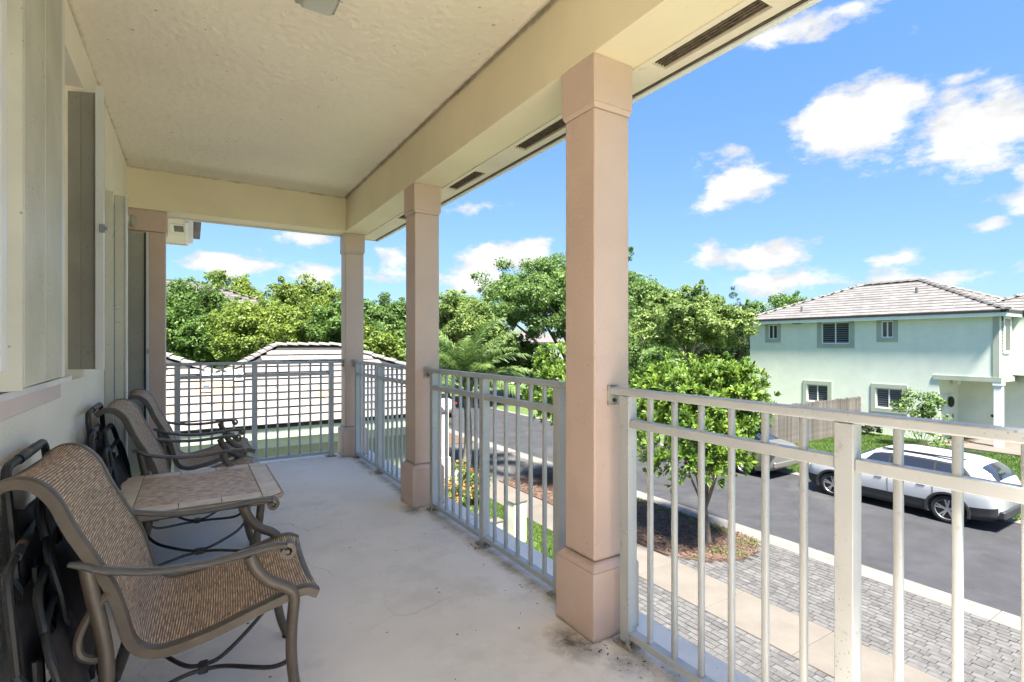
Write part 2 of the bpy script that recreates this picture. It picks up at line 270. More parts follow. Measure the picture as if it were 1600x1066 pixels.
def sling_material():
    m = bpy.data.materials.new('woven_sling'); m.use_nodes = True; t = m.node_tree; N = t.nodes; L = t.links; p = N['Principled BSDF']
    p.inputs['Roughness'].default_value = .75
    uv = N.new('ShaderNodeUVMap')
    sp = N.new('ShaderNodeSeparateXYZ'); L.new(uv.outputs[0], sp.inputs[0])
    def sn(src, f, ph=0):
        a = N.new('ShaderNodeMath'); a.operation = 'MULTIPLY_ADD'; L.new(src, a.inputs[0]); a.inputs[1].default_value = f; a.inputs[2].default_value = ph
        b = N.new('ShaderNodeMath'); b.operation = 'SINE'; L.new(a.outputs[0], b.inputs[0]); return b.outputs[0]
    nz = N.new('ShaderNodeTexNoise'); mpn = N.new('ShaderNodeMapping'); L.new(uv.outputs[0], mpn.inputs[0]); mpn.inputs['Scale'].default_value = (260, 22, 1); L.new(mpn.outputs[0], nz.inputs[0]); nz.inputs['Scale'].default_value = 1; nz.inputs['Detail'].default_value = 4
    rib = sn(sp.outputs[0], 2 * pi / .0078)
    rr_ = N.new('ShaderNodeMapRange'); L.new(rib, rr_.inputs[0]); rr_.inputs[1].default_value = -.9; rr_.inputs[2].default_value = .5
    wv = sn(sp.outputs[1], 2 * pi / .007)
    c1 = N.new('ShaderNodeMix'); c1.data_type = 'RGBA'; L.new(nz.outputs[0], c1.inputs[0]); c1.inputs[6].default_value = (.17, .10, .06, 1); c1.inputs[7].default_value = (.90, .69, .50, 1)
    rm = N.new('ShaderNodeMapRange'); L.new(nz.outputs[0], rm.inputs[0]); rm.inputs[1].default_value = .3; rm.inputs[2].default_value = .68; L.new(rm.outputs[0], c1.inputs[0])
    c2 = N.new('ShaderNodeMix'); c2.data_type = 'RGBA'; L.new(rr_.outputs[0], c2.inputs[0]); c2.inputs[6].default_value = (.17, .105, .062, 1); L.new(c1.outputs[2], c2.inputs[7])
    h = N.new('ShaderNodeMath'); h.operation = 'MULTIPLY_ADD'; L.new(wv, h.inputs[0]); h.inputs[1].default_value = .10; h.inputs[2].default_value = .95
    hs = N.new('ShaderNodeHueSaturation'); L.new(h.outputs[0], hs.inputs['Value']); L.new(c2.outputs[2], hs.inputs['Color']); L.new(hs.outputs[0], p.inputs['Base Color'])
    bp = N.new('ShaderNodeBump'); bp.inputs['Strength'].default_value = .5; bp.inputs['Distance'].default_value = .002; L.new(rib, bp.inputs['Height']); L.new(bp.outputs[0], p.inputs['Normal'])
    return m
M['sling'] = sling_material()
def edge_dirt(m, planes, colr, width=.035, amount=.8):
    # cobwebs and grime gathered along real corners: planes = (axis, position)
    t = m.node_tree; N = t.nodes; L = t.links; p = N['Principled BSDF']; src = p.inputs['Base Color'].links[0].from_socket
    tx = N.new('ShaderNodeTexCoord'); sp = N.new('ShaderNodeSeparateXYZ'); L.new(tx.outputs['Object'], sp.inputs[0])
    n = N.new('ShaderNodeTexNoise'); n.inputs['Scale'].default_value = 5; n.inputs['Detail'].default_value = 10; n.inputs['Roughness'].default_value = .8; L.new(tx.outputs['Object'], n.inputs['Vector'])
    tot = None
    for ax, pos in planes:
        a = N.new('ShaderNodeMath'); a.operation = 'SUBTRACT'; L.new(sp.outputs[ax], a.inputs[0]); a.inputs[1].default_value = pos
        b = N.new('ShaderNodeMath'); b.operation = 'ABSOLUTE'; L.new(a.outputs[0], b.inputs[0])
        r = N.new('ShaderNodeMapRange'); L.new(b.outputs[0], r.inputs[0]); r.inputs[1].default_value = 0; r.inputs[2].default_value = width; r.inputs[3].default_value = 1; r.inputs[4].default_value = 0
        if tot is None: tot = r.outputs[0]
        else:
            q = N.new('ShaderNodeMath'); q.operation = 'MAXIMUM'; L.new(tot, q.inputs[0]); L.new(r.outputs[0], q.inputs[1]); tot = q.outputs[0]
    q = N.new('ShaderNodeMath'); q.operation = 'MULTIPLY'; L.new(tot, q.inputs[0]); L.new(n.outputs[0], q.inputs[1])
    r = N.new('ShaderNodeMapRange'); L.new(q.outputs[0], r.inputs[0]); r.inputs[1].default_value = .34; r.inputs[2].default_value = .62; r.inputs[4].default_value = amount
    x = N.new('ShaderNodeMix'); x.data_type = 'RGBA'; L.new(r.outputs[0], x.inputs[0]); L.new(src, x.inputs[6]); x.inputs[7].default_value = (*colr, 1); L.new(x.outputs[2], p.inputs['Base Color'])
edge_dirt(M['ceil'], ((0, 1.44), (1, 5.835), (0, -.5)), (.30, .24, .15), .06)
edge_dirt(M['beam'], ((2, 2.885),), (.32, .25, .14), .05)
edge_dirt(M['pink'], ((2, .005), (2, .328)), (.22, .15, .10), .05, .75)
edge_dirt(M['floor'], ((0, 1.54), (0, -.49)), (.20, .165, .125), .22, .8)

# ------------------------------------------------------------------ mesh helpers
class MB:
    def __init__(s): s.v = []; s.f = []; s.uv = None
    def add(s, vs, fs):
        o = len(s.v); s.v += [tuple(v) for v in vs]; s.f += [tuple(i + o for i in f) for f in fs]; return s
    def box(s, x0, x1, y0, y1, z0, z1, rot=0, c=None):
        vs = [(x, y, z) for x in (x0, x1) for y in (y0, y1) for z in (z0, z1)]
        if rot:
            cx, cy = c or ((x0 + x1) / 2, (y0 + y1) / 2)
            vs = [(cx + (x - cx) * cos(rot) - (y - cy) * sin(rot), cy + (x - cx) * sin(rot) + (y - cy) * cos(rot), z) for x, y, z in vs]
        return s.add(vs, [(0, 1, 3, 2), (4, 6, 7, 5), (0, 4, 5, 1), (2, 3, 7, 6), (0, 2, 6, 4), (1, 5, 7, 3)])
    def frus(s, cx, cy, w0, w1, z0, z1, d0=None, d1=None):
        d0 = d0 or w0; d1 = d1 or w1
        vs = []
        for w, d, z in ((w0, d0, z0), (w1, d1, z1)): vs += [(cx - w / 2, cy - d / 2, z), (cx + w / 2, cy - d / 2, z), (cx + w / 2, cy + d / 2, z), (cx - w / 2, cy + d / 2, z)]
        return s.add(vs, [(3, 2, 1, 0), (4, 5, 6, 7), (0, 1, 5, 4), (1, 2, 6, 5), (2, 3, 7, 6), (3, 0, 4, 7)])
    def sweep(s, pts, prof, closed=False, up=(0, 0, 1), scale=None):
        """prof: list of (a,b) offsets along side and up directions"""
        pts = [Vector(p) for p in pts]; n = len(pts); k = len(prof); vs = []
        side = None
        for i, p in enumerate(pts):
            a = pts[(i - 1) % n] if (closed or i > 0) else p; b = pts[(i + 1) % n] if (closed or i < n - 1) else p
            t = (b - a).normalized(); u = Vector(up)
            sd = t.cross(u)
            if sd.length < .15 and side is not None: sd = side - t * side.dot(t)
            elif sd.length < .15: sd = t.cross(Vector((0, 1, 0)))
            sd.normalize()
            if side is not None and sd.dot(side) < 0: sd = -sd
            side = sd; w = sd.cross(t).normalized()
            q = scale[i] if scale else 1
            for (x, y) in prof: vs.append(p + sd * x * q + w * y * q)
        fs = []
        for i in range(n if closed else n - 1):
            j = (i + 1) % n
            for m_ in range(k): fs.append((i * k + m_, i * k + (m_ + 1) % k, j * k + (m_ + 1) % k, j * k + m_))
        if not closed: fs += [tuple(range(k))[::-1], tuple((n - 1) * k + i for i in range(k))]
        return s.add(vs, fs)
    def tube(s, pts, r, n=8, closed=False, up=(0, 0, 1), scale=None, fx=1, fy=1):
        return s.sweep(pts, [(r * fx * cos(2 * pi * i / n), r * fy * sin(2 * pi * i / n)) for i in range(n)], closed, up, scale)
    def cyl(s, c, r, h, axis='z', n=16, r2=None):
        r2 = r if r2 is None else r2; vs = []
        for rad, t in ((r, 0), (r2, h)):
            for i in range(n):
                a, b = rad * cos(2 * pi * i / n), rad * sin(2 * pi * i / n)
                d = {'z': (a, b, t), 'x': (t, a, b), 'y': (a, t, b)}[axis]; vs.append((c[0] + d[0], c[1] + d[1], c[2] + d[2]))
        fs = [(i, (i + 1) % n, n + (i + 1) % n, n + i) for i in range(n)] + [tuple(range(n))[::-1], tuple(range(n, 2 * n))]
        return s.add(vs, fs)
    def ball(s, c, rx, ry, rz, n=10, m=7):
        vs = [(c[0], c[1], c[2] - rz)]
        for j in range(1, m):
            ph = -pi / 2 + pi * j / m
            for i in range(n): vs.append((c[0] + rx * cos(ph) * cos(2 * pi * i / n), c[1] + ry * cos(ph) * sin(2 * pi * i / n), c[2] + rz * sin(ph)))
        vs.append((c[0], c[1], c[2] + rz)); fs = [(0, 1 + (i + 1) % n, 1 + i) for i in range(n)]
        for j in range(m - 2):
            for i in range(n): fs.append((1 + j * n + i, 1 + j * n + (i + 1) % n, 1 + (j + 1) * n + (i + 1) % n, 1 + (j + 1) * n + i))
        L_ = len(vs) - 1; fs += [(L_, 1 + (m - 2) * n + i, 1 + (m - 2) * n + (i + 1) % n) for i in range(n)]
        return s.add(vs, fs)
    def mesh(s, name, m, smooth=False):
        me = bpy.data.meshes.new(name); me.from_pydata(s.v, [], s.f); me.update()
        if m is not None: me.materials.append(m)
        if smooth: me.polygons.foreach_set('use_smooth', [True] * len(me.polygons))
        return me
    def build(s, name, m, parent=None, smooth=False, bevel=0, kind=None, seg=2, loc=None):
        me = s.mesh(name, m, smooth)
        import bmesh
        bm = bmesh.new(); bm.from_mesh(me); bmesh.ops.recalc_face_normals(bm, faces=bm.faces); bm.to_mesh(me); bm.free()
        o = bpy.data.objects.new(name, me); COL.objects.link(o)
        if parent is not None: o.parent = parent
        if loc: o.location = loc
        if bevel:
            b = o.modifiers.new('bevel', 'BEVEL'); b.width = bevel; b.segments = seg; b.limit_method = 'ANGLE'; b.angle_limit = radians(35)
            if not smooth: me.polygons.foreach_set('use_smooth', [True] * len(me.polygons)); b.harden_normals = True
        elif smooth:
            try: me.set_sharp_from_angle(angle=radians(40))
            except Exception: pass
        if kind: o['kind'] = kind
        return o

def npmesh(name, V, F, m, parent=None, kind=None, smooth=False, loc=None):
    V = np.asarray(V, dtype=np.float32); F = np.asarray(F, dtype=np.int32); k = F.shape[1]
    me = bpy.data.meshes.new(name); me.vertices.add(len(V)); me.vertices.foreach_set('co', V.ravel())
    me.loops.add(F.size); me.loops.foreach_set('vertex_index', F.ravel())
    me.polygons.add(len(F)); me.polygons.foreach_set('loop_start', np.arange(0, F.size, k, dtype=np.int32)); me.polygons.foreach_set('loop_total', np.full(len(F), k, dtype=np.int32))
    me.update(calc_edges=True); me.validate()
    if m: me.materials.append(m)
    if smooth: me.polygons.foreach_set('use_smooth', [True] * len(me.polygons))
    o = bpy.data.objects.new(name, me); COL.objects.link(o)
    if parent is not None: o.parent = parent
    if kind: o['kind'] = kind
    if loc: o.location = loc
    return o

def empty(name, loc=(0, 0, 0), rz=0):
    o = bpy.data.objects.new(name, None); COL.objects.link(o); o.location = loc; o.rotation_euler = (0, 0, rz); o.empty_display_size = .2
    return o
def tag(o, label, cat, group=None, kind=None):
    o['label'] = label; o['category'] = cat
    if group: o['group'] = group
    if kind: o['kind'] = kind
    return o
def struct(o, label=None):
    o['kind'] = 'structure'
    if label: o['label'] = label
    return o
def inst(name, me, parent, loc=(0, 0, 0), rot=(0, 0, 0), scale=(1, 1, 1), label=None):
    o = bpy.data.objects.new(name, me); COL.objects.link(o); o.parent = parent; o.location = loc; o.rotation_euler = rot; o.scale = scale
    if label: o['label'] = label
    return o
def copy_tree(o, parent=None):
    c = o.copy(); COL.objects.link(c); c.parent = parent
    for ch in list(o.children): copy_tree(ch, c)
    return c
def crom(pts, n=6, closed=False):
    """Catmull-Rom through points"""
    P = [Vector(p) for p in pts]; out = []; N = len(P)
    for i in range(N if closed else N - 1):
        p0 = P[(i - 1) % N] if (closed or i > 0) else P[0] * 2 - P[1]
        p1 = P[i]; p2 = P[(i + 1) % N]; p3 = P[(i + 2) % N] if (closed or i < N - 2) else P[-1] * 2 - P[-2]
        for k in range(n):
            t = k / n
            out.append(.5 * ((2 * p1) + (p2 - p0) * t + (2 * p0 - 5 * p1 + 4 * p2 - p3) * t * t + (3 * p1 - p0 - 3 * p2 + p3) * t ** 3))
    if not closed: out.append(P[-1])
    return out

G = -3.2
# ------------------------------------------------------------------ ground, road, walks
struct(MB().box(-900, 900, -900, 900, G - .6, G - .07).build('ground', M['grass']))
struct(MB().box(11.5, 17.35, -40, 140, G - .3, G).build('road', M['asphalt']))
struct(MB().box(-12, 7.3, -16, 60, G - .3, G - .045).build('yard', M['grass']))
struct(MB().box(17.66, 60, -30, 120, G - .3, G + .02).build('lawn', M['grass']))
struct(MB().box(-8, 6.6, 9.5, 14.2, G - .2, G - .02).build('patio', M['concrete']))
def slabs(name, x0, x1, y0, y1, step, z0, z1, m, label):
    root = empty(name); struct(root, label); y = y0; mesh_cache = None
    me = MB().box(0, x1 - x0, .004, step - .004, z0 - z1, 0).build('slab', m); msh = me.data; bpy.data.objects.remove(me)
    while y < y1:
        o = inst('slab', msh, root, (x0, y, z1), scale=(1, 1, 1)); b = o.modifiers.new('bevel', 'BEVEL'); b.width = .008; b.segments = 1
        y += step
    return root
slabs('kerb', 10.95, 11.5, -6, 60, 3.0, G - .2, G + .005, M['kerb'], 'pale concrete kerb along the paver side of the road')
slabs('kerb', 17.33, 17.66, -9, 60, 3.0, G - .2, G + .04, M['kerb'], 'pale concrete kerb along the lawn side of the road')
slabs('walk', 7.3, 8.45, -8, 60, 1.52, G - .2, G + .008, M['walk'], 'tan concrete walkway of square slabs')

def scatter_quads(n, area, z, size, asp, m, name, hjit=.01, tilt=.5, seed=1, mask=None):
    r = np.random.default_rng(seed); x0, x1, y0, y1 = area
    P = np.stack([r.uniform(x0, x1, n), r.uniform(y0, y1, n), np.full(n, z) + r.uniform(0, hjit, n)], 1)
    if mask is not None: P = P[mask(P)]
    n = len(P); a = r.uniform(0, 2 * pi, n); s = size * r.uniform(.5, 1.5, n)
    U = np.stack([np.cos(a), np.sin(a), r.normal(0, tilt, n) * .5], 1) * s[:, None]
    W = np.stack([-np.sin(a), np.cos(a), r.normal(0, tilt, n) * .5], 1) * (s * asp)[:, None]
    V = np.concatenate([P - U - W, P + U - W, P + U + W, P - U + W], 1).reshape(-1, 3)
    F = np.arange(4 * n).reshape(n, 4)
    return npmesh(name, V, F, m, kind='stuff')
def blades(n, area, z, h, m, name, seed=1, mask=None, w=.012):
    r = np.random.default_rng(seed); x0, x1, y0, y1 = area
    P = np.stack([r.uniform(x0, x1, n), r.uniform(y0, y1, n), np.full(n, z)], 1)
    if mask is not None: P = P[mask(P)]
    n = len(P); a = r.uniform(0, 2 * pi, n)
    U = np.stack([np.cos(a), np.sin(a), np.zeros(n)], 1) * w
    T = P + np.stack([r.normal(0, .35, n), r.normal(0, .35, n), r.uniform(.6, 1.3, n)], 1) * h
    V = np.concatenate([P - U, P + U, T], 1).reshape(-1, 3)
    return npmesh(name, V, np.arange(3 * n).reshape(n, 3), m, kind='stuff')
def island_mask(P):   # rounded near end of the planting island
    x, y = P[:, 0], P[:, 1]
    yy = 7.9 - 1.35 * np.sqrt(np.clip(1 - ((x - 9.9) / 1.35) ** 2, 0, 1))
    return (y > yy) & (x > 8.5) & (x < 10.92)
# planting island (mulch) with rounded end
isl = [(10.93, 14.4)] + [(10.93, 7.9)] + [(9.9 + 1.03 * 1.0 * cos(t) if t < pi / 2 else 9.9 + 1.42 * cos(t), 7.9 - 1.35 * sin(t)) for t in np.linspace(0, pi, 14)] + [(8.47, 14.4)]
mb = MB(); k = len(isl)
mb.add([(x, y, G - .1) for x, y in isl] + [(x, y, G + .02) for x, y in isl], [tuple(range(k))[::-1], tuple(range(k, 2 * k))] + [(i, (i + 1) % k, k + (i + 1) % k, k + i) for i in range(k)])
struct(mb.build('planting_bed', M['mulch']), 'mulched planting bed between the walkway and the kerb')
struct(MB().box(8.47, 10.93, 20.8, 60, G - .1, G + .02).build('planting_bed', M['mulch']), 'mulched planting bed far along the kerb')
scatter_quads(16000, (8.5, 10.92, 6.5, 14.4), G + .022, .022, .45, M['chips'], 'mulch', .025, .6, 5, island_mask)
blades(9000, (8.5, 10.92, 6.5, 14.0), G + .02, .06, M['blade'], 'grass', 6, lambda P: island_mask(P) & ((P[:, 0] > 10.45) | (P[:, 1] < 7.2)) & (np.sin(P[:, 1] * 5 + P[:, 0] * 7) > -.5), .014)
blades(60000, (4.0, 7.28, 6.5, 13), G - .045, .07, M['blade'], 'grass', 8, lambda P: P[:, 1] > 7.4, .016)
blades(130000, (17.7, 28.4, 1.5, 13.5), G + .02, .07, M['blade'], 'grass', 9, None, .022)

# brick pavers: running bond, long side along the street; nearest 300 are single pieces
def rect_in(x, y, regs):
    return any(a + .02 < x < b - .02 and c < y < d for a, b, c, d in regs)
def lay_pavers():
    bed = empty('driveway'); struct(bed, 'grey brick paver driveway and apron beside the walkway')
    MB().box(8.45, 10.95, -6, 21, G - .2, G - .022).build('sand_bed', M['sand'], bed)
    MB().box(4.2, 7.3, -6, 7.4, G - .2, G - .022).build('sand_bed', M['sand'], bed)
    cells = []
    r = random.Random(5)
    for (x0, x1, y0, y1) in ((8.46, 10.94, -3, 7.6), (8.46, 10.94, 14.4, 20.8), (4.3, 7.29, -1, 7.4)):
        nx = int(round((x1 - x0) / .118)); w = (x1 - x0) / nx
        for i in range(nx):
            y = y0 - r.random() * .2
            while y < y1:
                L_ = r.choice((.17, .235, .235, .235, .12)) if y0 < 10 else .235
                cx, cy = x0 + (i + .5) * w, y + L_ / 2
                inside_island = (cx > 8.5 and y0 < 10 and cy > 7.9 - 1.35 * sqrt(max(0, 1 - ((cx - 9.9) / (1.42 if cx < 9.9 else 1.03)) ** 2)) - .02)
                if cy < y1 and cy > y0 and not inside_island: cells.append((cx, cy, w, L_, r.uniform(-.003, .003)))
                y += L_
    def vis(c):
        d = c[0] * S_ + c[1] * C_; u = c[0] * C_ - c[1] * S_
        if d < .3: return 1e9
        px = 800 + FPX * u / d; py = HY + FPX * (EYE - G) / d
        if px > 1640 or px < 600 or py > 1100: return 1e8 + d
        return d
    cells.sort(key=vis)
    near, rest = cells[:290], [c for c in cells[290:]]
    cache = {}
    for (cx, cy, w, L_, dz) in near:
        key = round(L_, 3)
        if (key, w) not in cache:
            mb = MB(); mb.box(-w / 2 + .005, w / 2 - .005, -L_ / 2 + .005, L_ / 2 - .005, -.05, -.006)
            mb.frus(0, 0, w - .010, w - .022, -.006, 0, L_ - .010, L_ - .022)
            o = mb.build('brick', M['brick']); cache[(key, w)] = o.data; bpy.data.objects.remove(o)
        inst('brick', cache[(key, w)], bed, (cx, cy, G + dz), (r.uniform(-.008, .008), r.uniform(-.008, .008), r.uniform(-.012, .012)))
    mb = MB()
    for (cx, cy, w, L_, dz) in rest: mb.frus(cx, cy, w - .008, w - .018, G - .03, G + dz, L_ - .008, L_ - .018)
    mb.build('bricks', M['brickstuff'], bed, kind='stuff')
lay_pavers()

# ------------------------------------------------------------------ the balcony
YEND = 6.14
YB = -.60  # unseen roof end, cut short so sun reaches the floor behind the camera
fl = MB().box(-.5, 1.80, -2.3, YEND, -.16, 0).build('balcony_floor', M['floor']); struct(fl)  # unseen near end runs past the roof to catch sun and bounce it in
struct(MB().box(-.5, 1.44, YB, 5.835, 2.889, 3.02).build('ceiling', M['ceil']))
beam = MB().box(1.4574, 1.70, YB, 6.08, 2.516, 3.02).build('beam', M['beam']); struct(beam, 'long cream stucco beam carried by the pink columns')
struct(MB().box(-.5, 1.4574 - .001, 5.835, 6.08, 2.516, 3.02).build('beam', M['beam']), 'cross beam at the far end of the balcony')
MB_ = MB().box(-.2, 1.46, 6.082, 6.11, 2.50, 2.60)
struct(MB_.build('beam_trim', M['fascia']), 'thin white drip trim behind the cross beam')
# balcony soffit with vents and fascia
sof = empty('soffit'); struct(sof, 'painted soffit running outside the long beam')
MB().box(1.7001, 1.724, YB, 6.11, 2.509, 2.56).build('soffit_board', M['soffit'], sof)
MB().box(1.826, 1.868, YB, 6.11, 2.509, 2.56).build('soffit_board', M['soffit'], sof)
vents = [(-.07, .45), (1.10, 1.62), (2.25, 2.775), (3.285, 3.785), (4.44, 4.955)]
ys = [YB] + [v for p in vents for v in p] + [6.11]
mb = MB()
for i in range(0, len(ys), 2): mb.box(1.7242, 1.8258, ys[i], ys[i + 1], 2.509, 2.56)
mb.build('soffit_board', M['soffit'], sof)
for i, (a, b) in enumerate(vents):
    v = empty('soffit_vent', (1.775, (a + b) / 2, 2.515)); tag(v, ['brown mesh soffit vent behind the camera end of the soffit', 'largest brown soffit vent, at the top edge right of the big pink column', 'brown soffit vent cut off by the left side of the big pink column', 'brown soffit vent just above and right of the middle column top', 'smallest brown soffit vent peeping out left of the middle column top'][i], 'soffit vent', 'brown soffit vents')
    h = (b - a) / 2
    MB().box(-.048, .048, -h + .004, h - .004, .012, .02).build('mesh_screen', M['vent'], v)
    fr = MB(); fr.box(-.0505, -.044, -h, h, -.006, .012); fr.box(.044, .0505, -h, h, -.006, .012); fr.box(-.044, .044, -h, -h + .006, -.006, .012); fr.box(-.044, .044, h - .006, h, -.006, .012)
    fr.build('vent_frame', M['soffit'], v)
    ln = MB()
    for q in range(5): ln.box(-.036 + q * .018 - .003, -.036 + q * .018 + .003, -h + .007, h - .007, .004, .0118)
    ln.build('louvre', M['vent'], v)
fa = MB().box(1.8685, 1.885, YB, 6.12, 2.505, 2.60).build('drip_edge', M['drip'], sof)
MB().box(1.8852, 1.915, YB, 6.13, 2.497, 2.70).build('fascia_board', M['fascia'], sof)
MB().box(1.70, 1.915, 6.1105, 6.13, 2.497, 2.70).build('fascia_board', M['fascia'], sof)
struct(MB().box(-6, 1.90, YB, 6.12, 3.021, 3.1).build('roof_deck', M['dark']))  # unseen slab added over the ceiling to stop light leaking in

def column(cx, cy, label, full=True):
    root = empty('column', (cx, cy, 0)); tag(root, label, 'column', 'pink balcony columns')
    b = MB(); b.frus(0, 0, .267, .267, 0.001, .293); b.frus(0, 0, .2665, .212, .2932, .328)
    b.build('base', M['pink'], root, bevel=.006)
    MB().frus(0, 0, .205, .205, .3285, 2.289).build('shaft', M['pink'], root, bevel=.009)
    c = MB(); c.frus(0, 0, .207, .2254, 2.2895, 2.312); c.frus(0, 0, .226, .226, 2.3123, 2.5155)
    c.build('capital', M['pink'], root, bevel=.004)
    return root
CY = [1.6626 + .1337, 3.7589 + .1337, 5.8823 + .1337]
column(1.572, CY[0], 'big pink stucco column nearest the camera, with dark mould at its foot')
column(1.572, CY[1], 'middle pink stucco column with a brown stained base')
column(1.572, CY[2], 'small looking pink column at the far corner of the balcony')
pil = empty('pilaster', (-.35, 6.0, 0)); tag(pil, 'flat pink pilaster against the house at the far end of the balcony', 'pilaster')
MB().box(-.149, .137, -.10, .1, .001, 2.32).build('shaft', M['pink'], pil, bevel=.006)
MB().box(-.149, .152, -.115, .115, 2.321, 2.515).build('capital', M['pink'], pil, bevel=.004)

# house wall with window and door openings
hw = empty('house_wall'); tag(hw, 'cream stucco house wall behind the chairs and folding chairs', 'wall')
w = MB()
X0, X1 = -.72, -.50
w.box(X0, X1, -3.6, 2.10, 0, 3.02); w.box(X0, X1, 2.10, 3.62, 0, 1.09); w.box(X0, X1, 2.10, 3.62, 2.66, 3.02)
w.box(X0, X1, 3.62, 4.43, 0, 3.02); w.box(X0, X1, 4.43, 5.84, 2.33, 3.02); w.box(X0, X1, 5.84, 6.1, 0, 3.02)
w.build('wall', M['wall'], hw)
struct(MB().box(-6, -.7201, 6.3, 6.5, G, 3.0).build('end_wall', M['wall']), 'cream end wall of the house beyond the balcony')
struct(MB().box(-.73, -.50, -3.6, 6.1, G, -.1605).build('lower_wall', M['wall']), 'cream wall under the balcony')
MB().box(-.4998, -.485, 1.1, 2.95, 1.035, 1.098).build('sill_band', M['pinkwall'], hw, bevel=.004)
MB().box(-.4998, -.47, 1.1, 3.10, 1.1, 1.122).build('sill_track', M['shutterwhite'], hw)
wi = empty('balcony_window', (-.62, 2.86, 1.1)); tag(wi, 'dark window in the cream wall between the two open storm shutters', 'window')
f_ = MB(); f_.box(-.02, .03, -.76, .76, 0, .05); f_.box(-.02, .03, -.76, .76, 1.51, 1.56); f_.box(-.02, .03, -.76, -.71, .05, 1.51); f_.box(-.02, .03, .71, .76, .05, 1.51); f_.box(-.02, .02, -.02, .02, .05, 1.51)
f_.build('window_frame', M['wframe'], wi); MB().box(-.012, -.002, -.71, .71, .05, 1.51).build('pane', M['glass'], wi)
dr = empty('balcony_door', (-.62, 5.135, 0)); tag(dr, 'balcony door between the far shutter stacks, behind the chairs', 'door')
f_ = MB(); f_.box(-.02, .04, -.70, -.64, 0, 2.3); f_.box(-.02, .04, .64, .70, 0, 2.3); f_.box(-.02, .04, -.64, .64, 2.24, 2.3); f_.box(-.02, .035, -.03, .03, .05, 2.24)
f_.build('door_frame', M['wframe'], dr); MB().box(-.012, 0, -.64, .64, .05, 2.24).build('pane', M['glass'], dr)
MB().box(.036, .07, .045, .065, .95, 1.1).build('handle', M['latch'], dr, bevel=.004)

def board(p, q, z0, z1, th=.006):
    p = Vector((*p, 0)); q = Vector((*q, 0)); t = (q - p); L_ = t.length; t.normalize(); n = Vector((-t.y, t.x, 0)) * th
    mb = MB()
    mb.add([(p + n * s).to_tuple()[:2] + (z,) for z in (z0, z1) for s in (-1, 1)] + [(q + n * s).to_tuple()[:2] + (z,) for z in (z0, z1) for s in (-1, 1)], [(0, 1, 3, 2), (4, 6, 7, 5), (0, 4, 5, 1), (2, 3, 7, 6), (0, 2, 6, 4), (1, 5, 7, 3)])
    return mb
def shutter(name, label, boards, bars, latch=None):
    root = empty(name, (0, 0, 0)); tag(root, label, 'storm shutter', 'accordion storm shutters')
    for (p, q, z0, z1, m) in boards: board(p, q, z0, z1).build('blade', M[m], root, bevel=.002)
    for (x0, x1, y0, y1, z0, z1, m) in bars: MB().box(x0, x1, y0, y1, z0, z1).build('edge_bar', M[m], root, bevel=.003)
    if latch:
        x, y, z = latch
        l = MB(); l.box(x - .004, x + .022, y - .012, y + .004, z - .022, z + .022); l.box(x + .018, x + .034, y - .016, y + .008, z - .008, z + .01); l.build('latch', M['latch'], root, bevel=.002)
    return root
shutter('storm_shutter', 'nearest storm shutter stack, tall cream boards at the left edge of the photo',
        [((-.475, 1.99), (-.421, 2.03), 1.132, 2.72, 'shutter'), ((-.4215, 2.035), (-.43, 2.33), 1.14, 2.64, 'shutter'), ((-.430, 2.338), (-.440, 2.66), 1.14, 2.64, 'shutter')],
        [(-.452, -.436, 2.66, 2.725, 1.136, 2.645, 'shutterwhite'), (-.46, -.42, 1.83, 1.888, 1.196, 2.75, 'shutterwhite')])
shutter('storm_shutter', 'shaded storm shutter blade with white latched edge beyond the window',
        [((-.575, 3.63), (-.508, 3.60), 1.13, 2.63, 'shuttershade'), ((-.506, 3.598), (-.443, 3.57), 1.13, 2.63, 'shuttershade')],
        [(-.442, -.405, 3.535, 3.575, 1.128, 2.66, 'shutterwhite')], (-.418, 3.53, 1.89))
shutter('storm_shutter', 'pair of pale shutter blades on the near side of the balcony door',
        [((-.5, 4.39), (-.452, 4.40), .05, 2.30, 'shutter'), ((-.45, 4.44), (-.392, 4.46), .05, 2.29, 'shutter')],
        [(-.391, -.380, 4.44, 4.49, .05, 2.295, 'shutterwhite')])
shutter('storm_shutter', 'shaded shutter blade against the pink pilaster beside the balcony door',
        [((-.51, 5.80), (-.37, 5.80), .05, 2.28, 'shuttershade')],
        [(-.369, -.357, 5.775, 5.815, .05, 2.285, 'carblack'), (-.3565, -.338, 5.775, 5.81, .05, 2.29, 'shutterwhite')], (-.352, 5.77, 1.2))
lamp = empty('wall_lamp', (-.475, 5.9, 2.41)); tag(lamp, 'small round cream wall lamp tucked beside the pilaster top', 'wall lamp')
MB().cyl((-.02, -.02, 0), .04, .012, 'x', 16).build('back_plate', M['soffit'], lamp); MB().ball((.015, -.03, -.01), .03, .035, .06, 12, 8).build('lamp_shade', M['lampglass'], lamp, True)
cl = empty('ceiling_light', (.50, 2.45, 2.889)); tag(cl, 'square frosted ceiling light cut by the top edge of the photo', 'ceiling light')
MB().box(-.09, .09, -.14, .14, -.022, -.001).build('light_housing', M['steel'], cl, bevel=.004); MB().frus(0, 0, .13, .16, -.055, -.0222, .22, .26).build('diffuser', M['lampglass'], cl, bevel=.01)

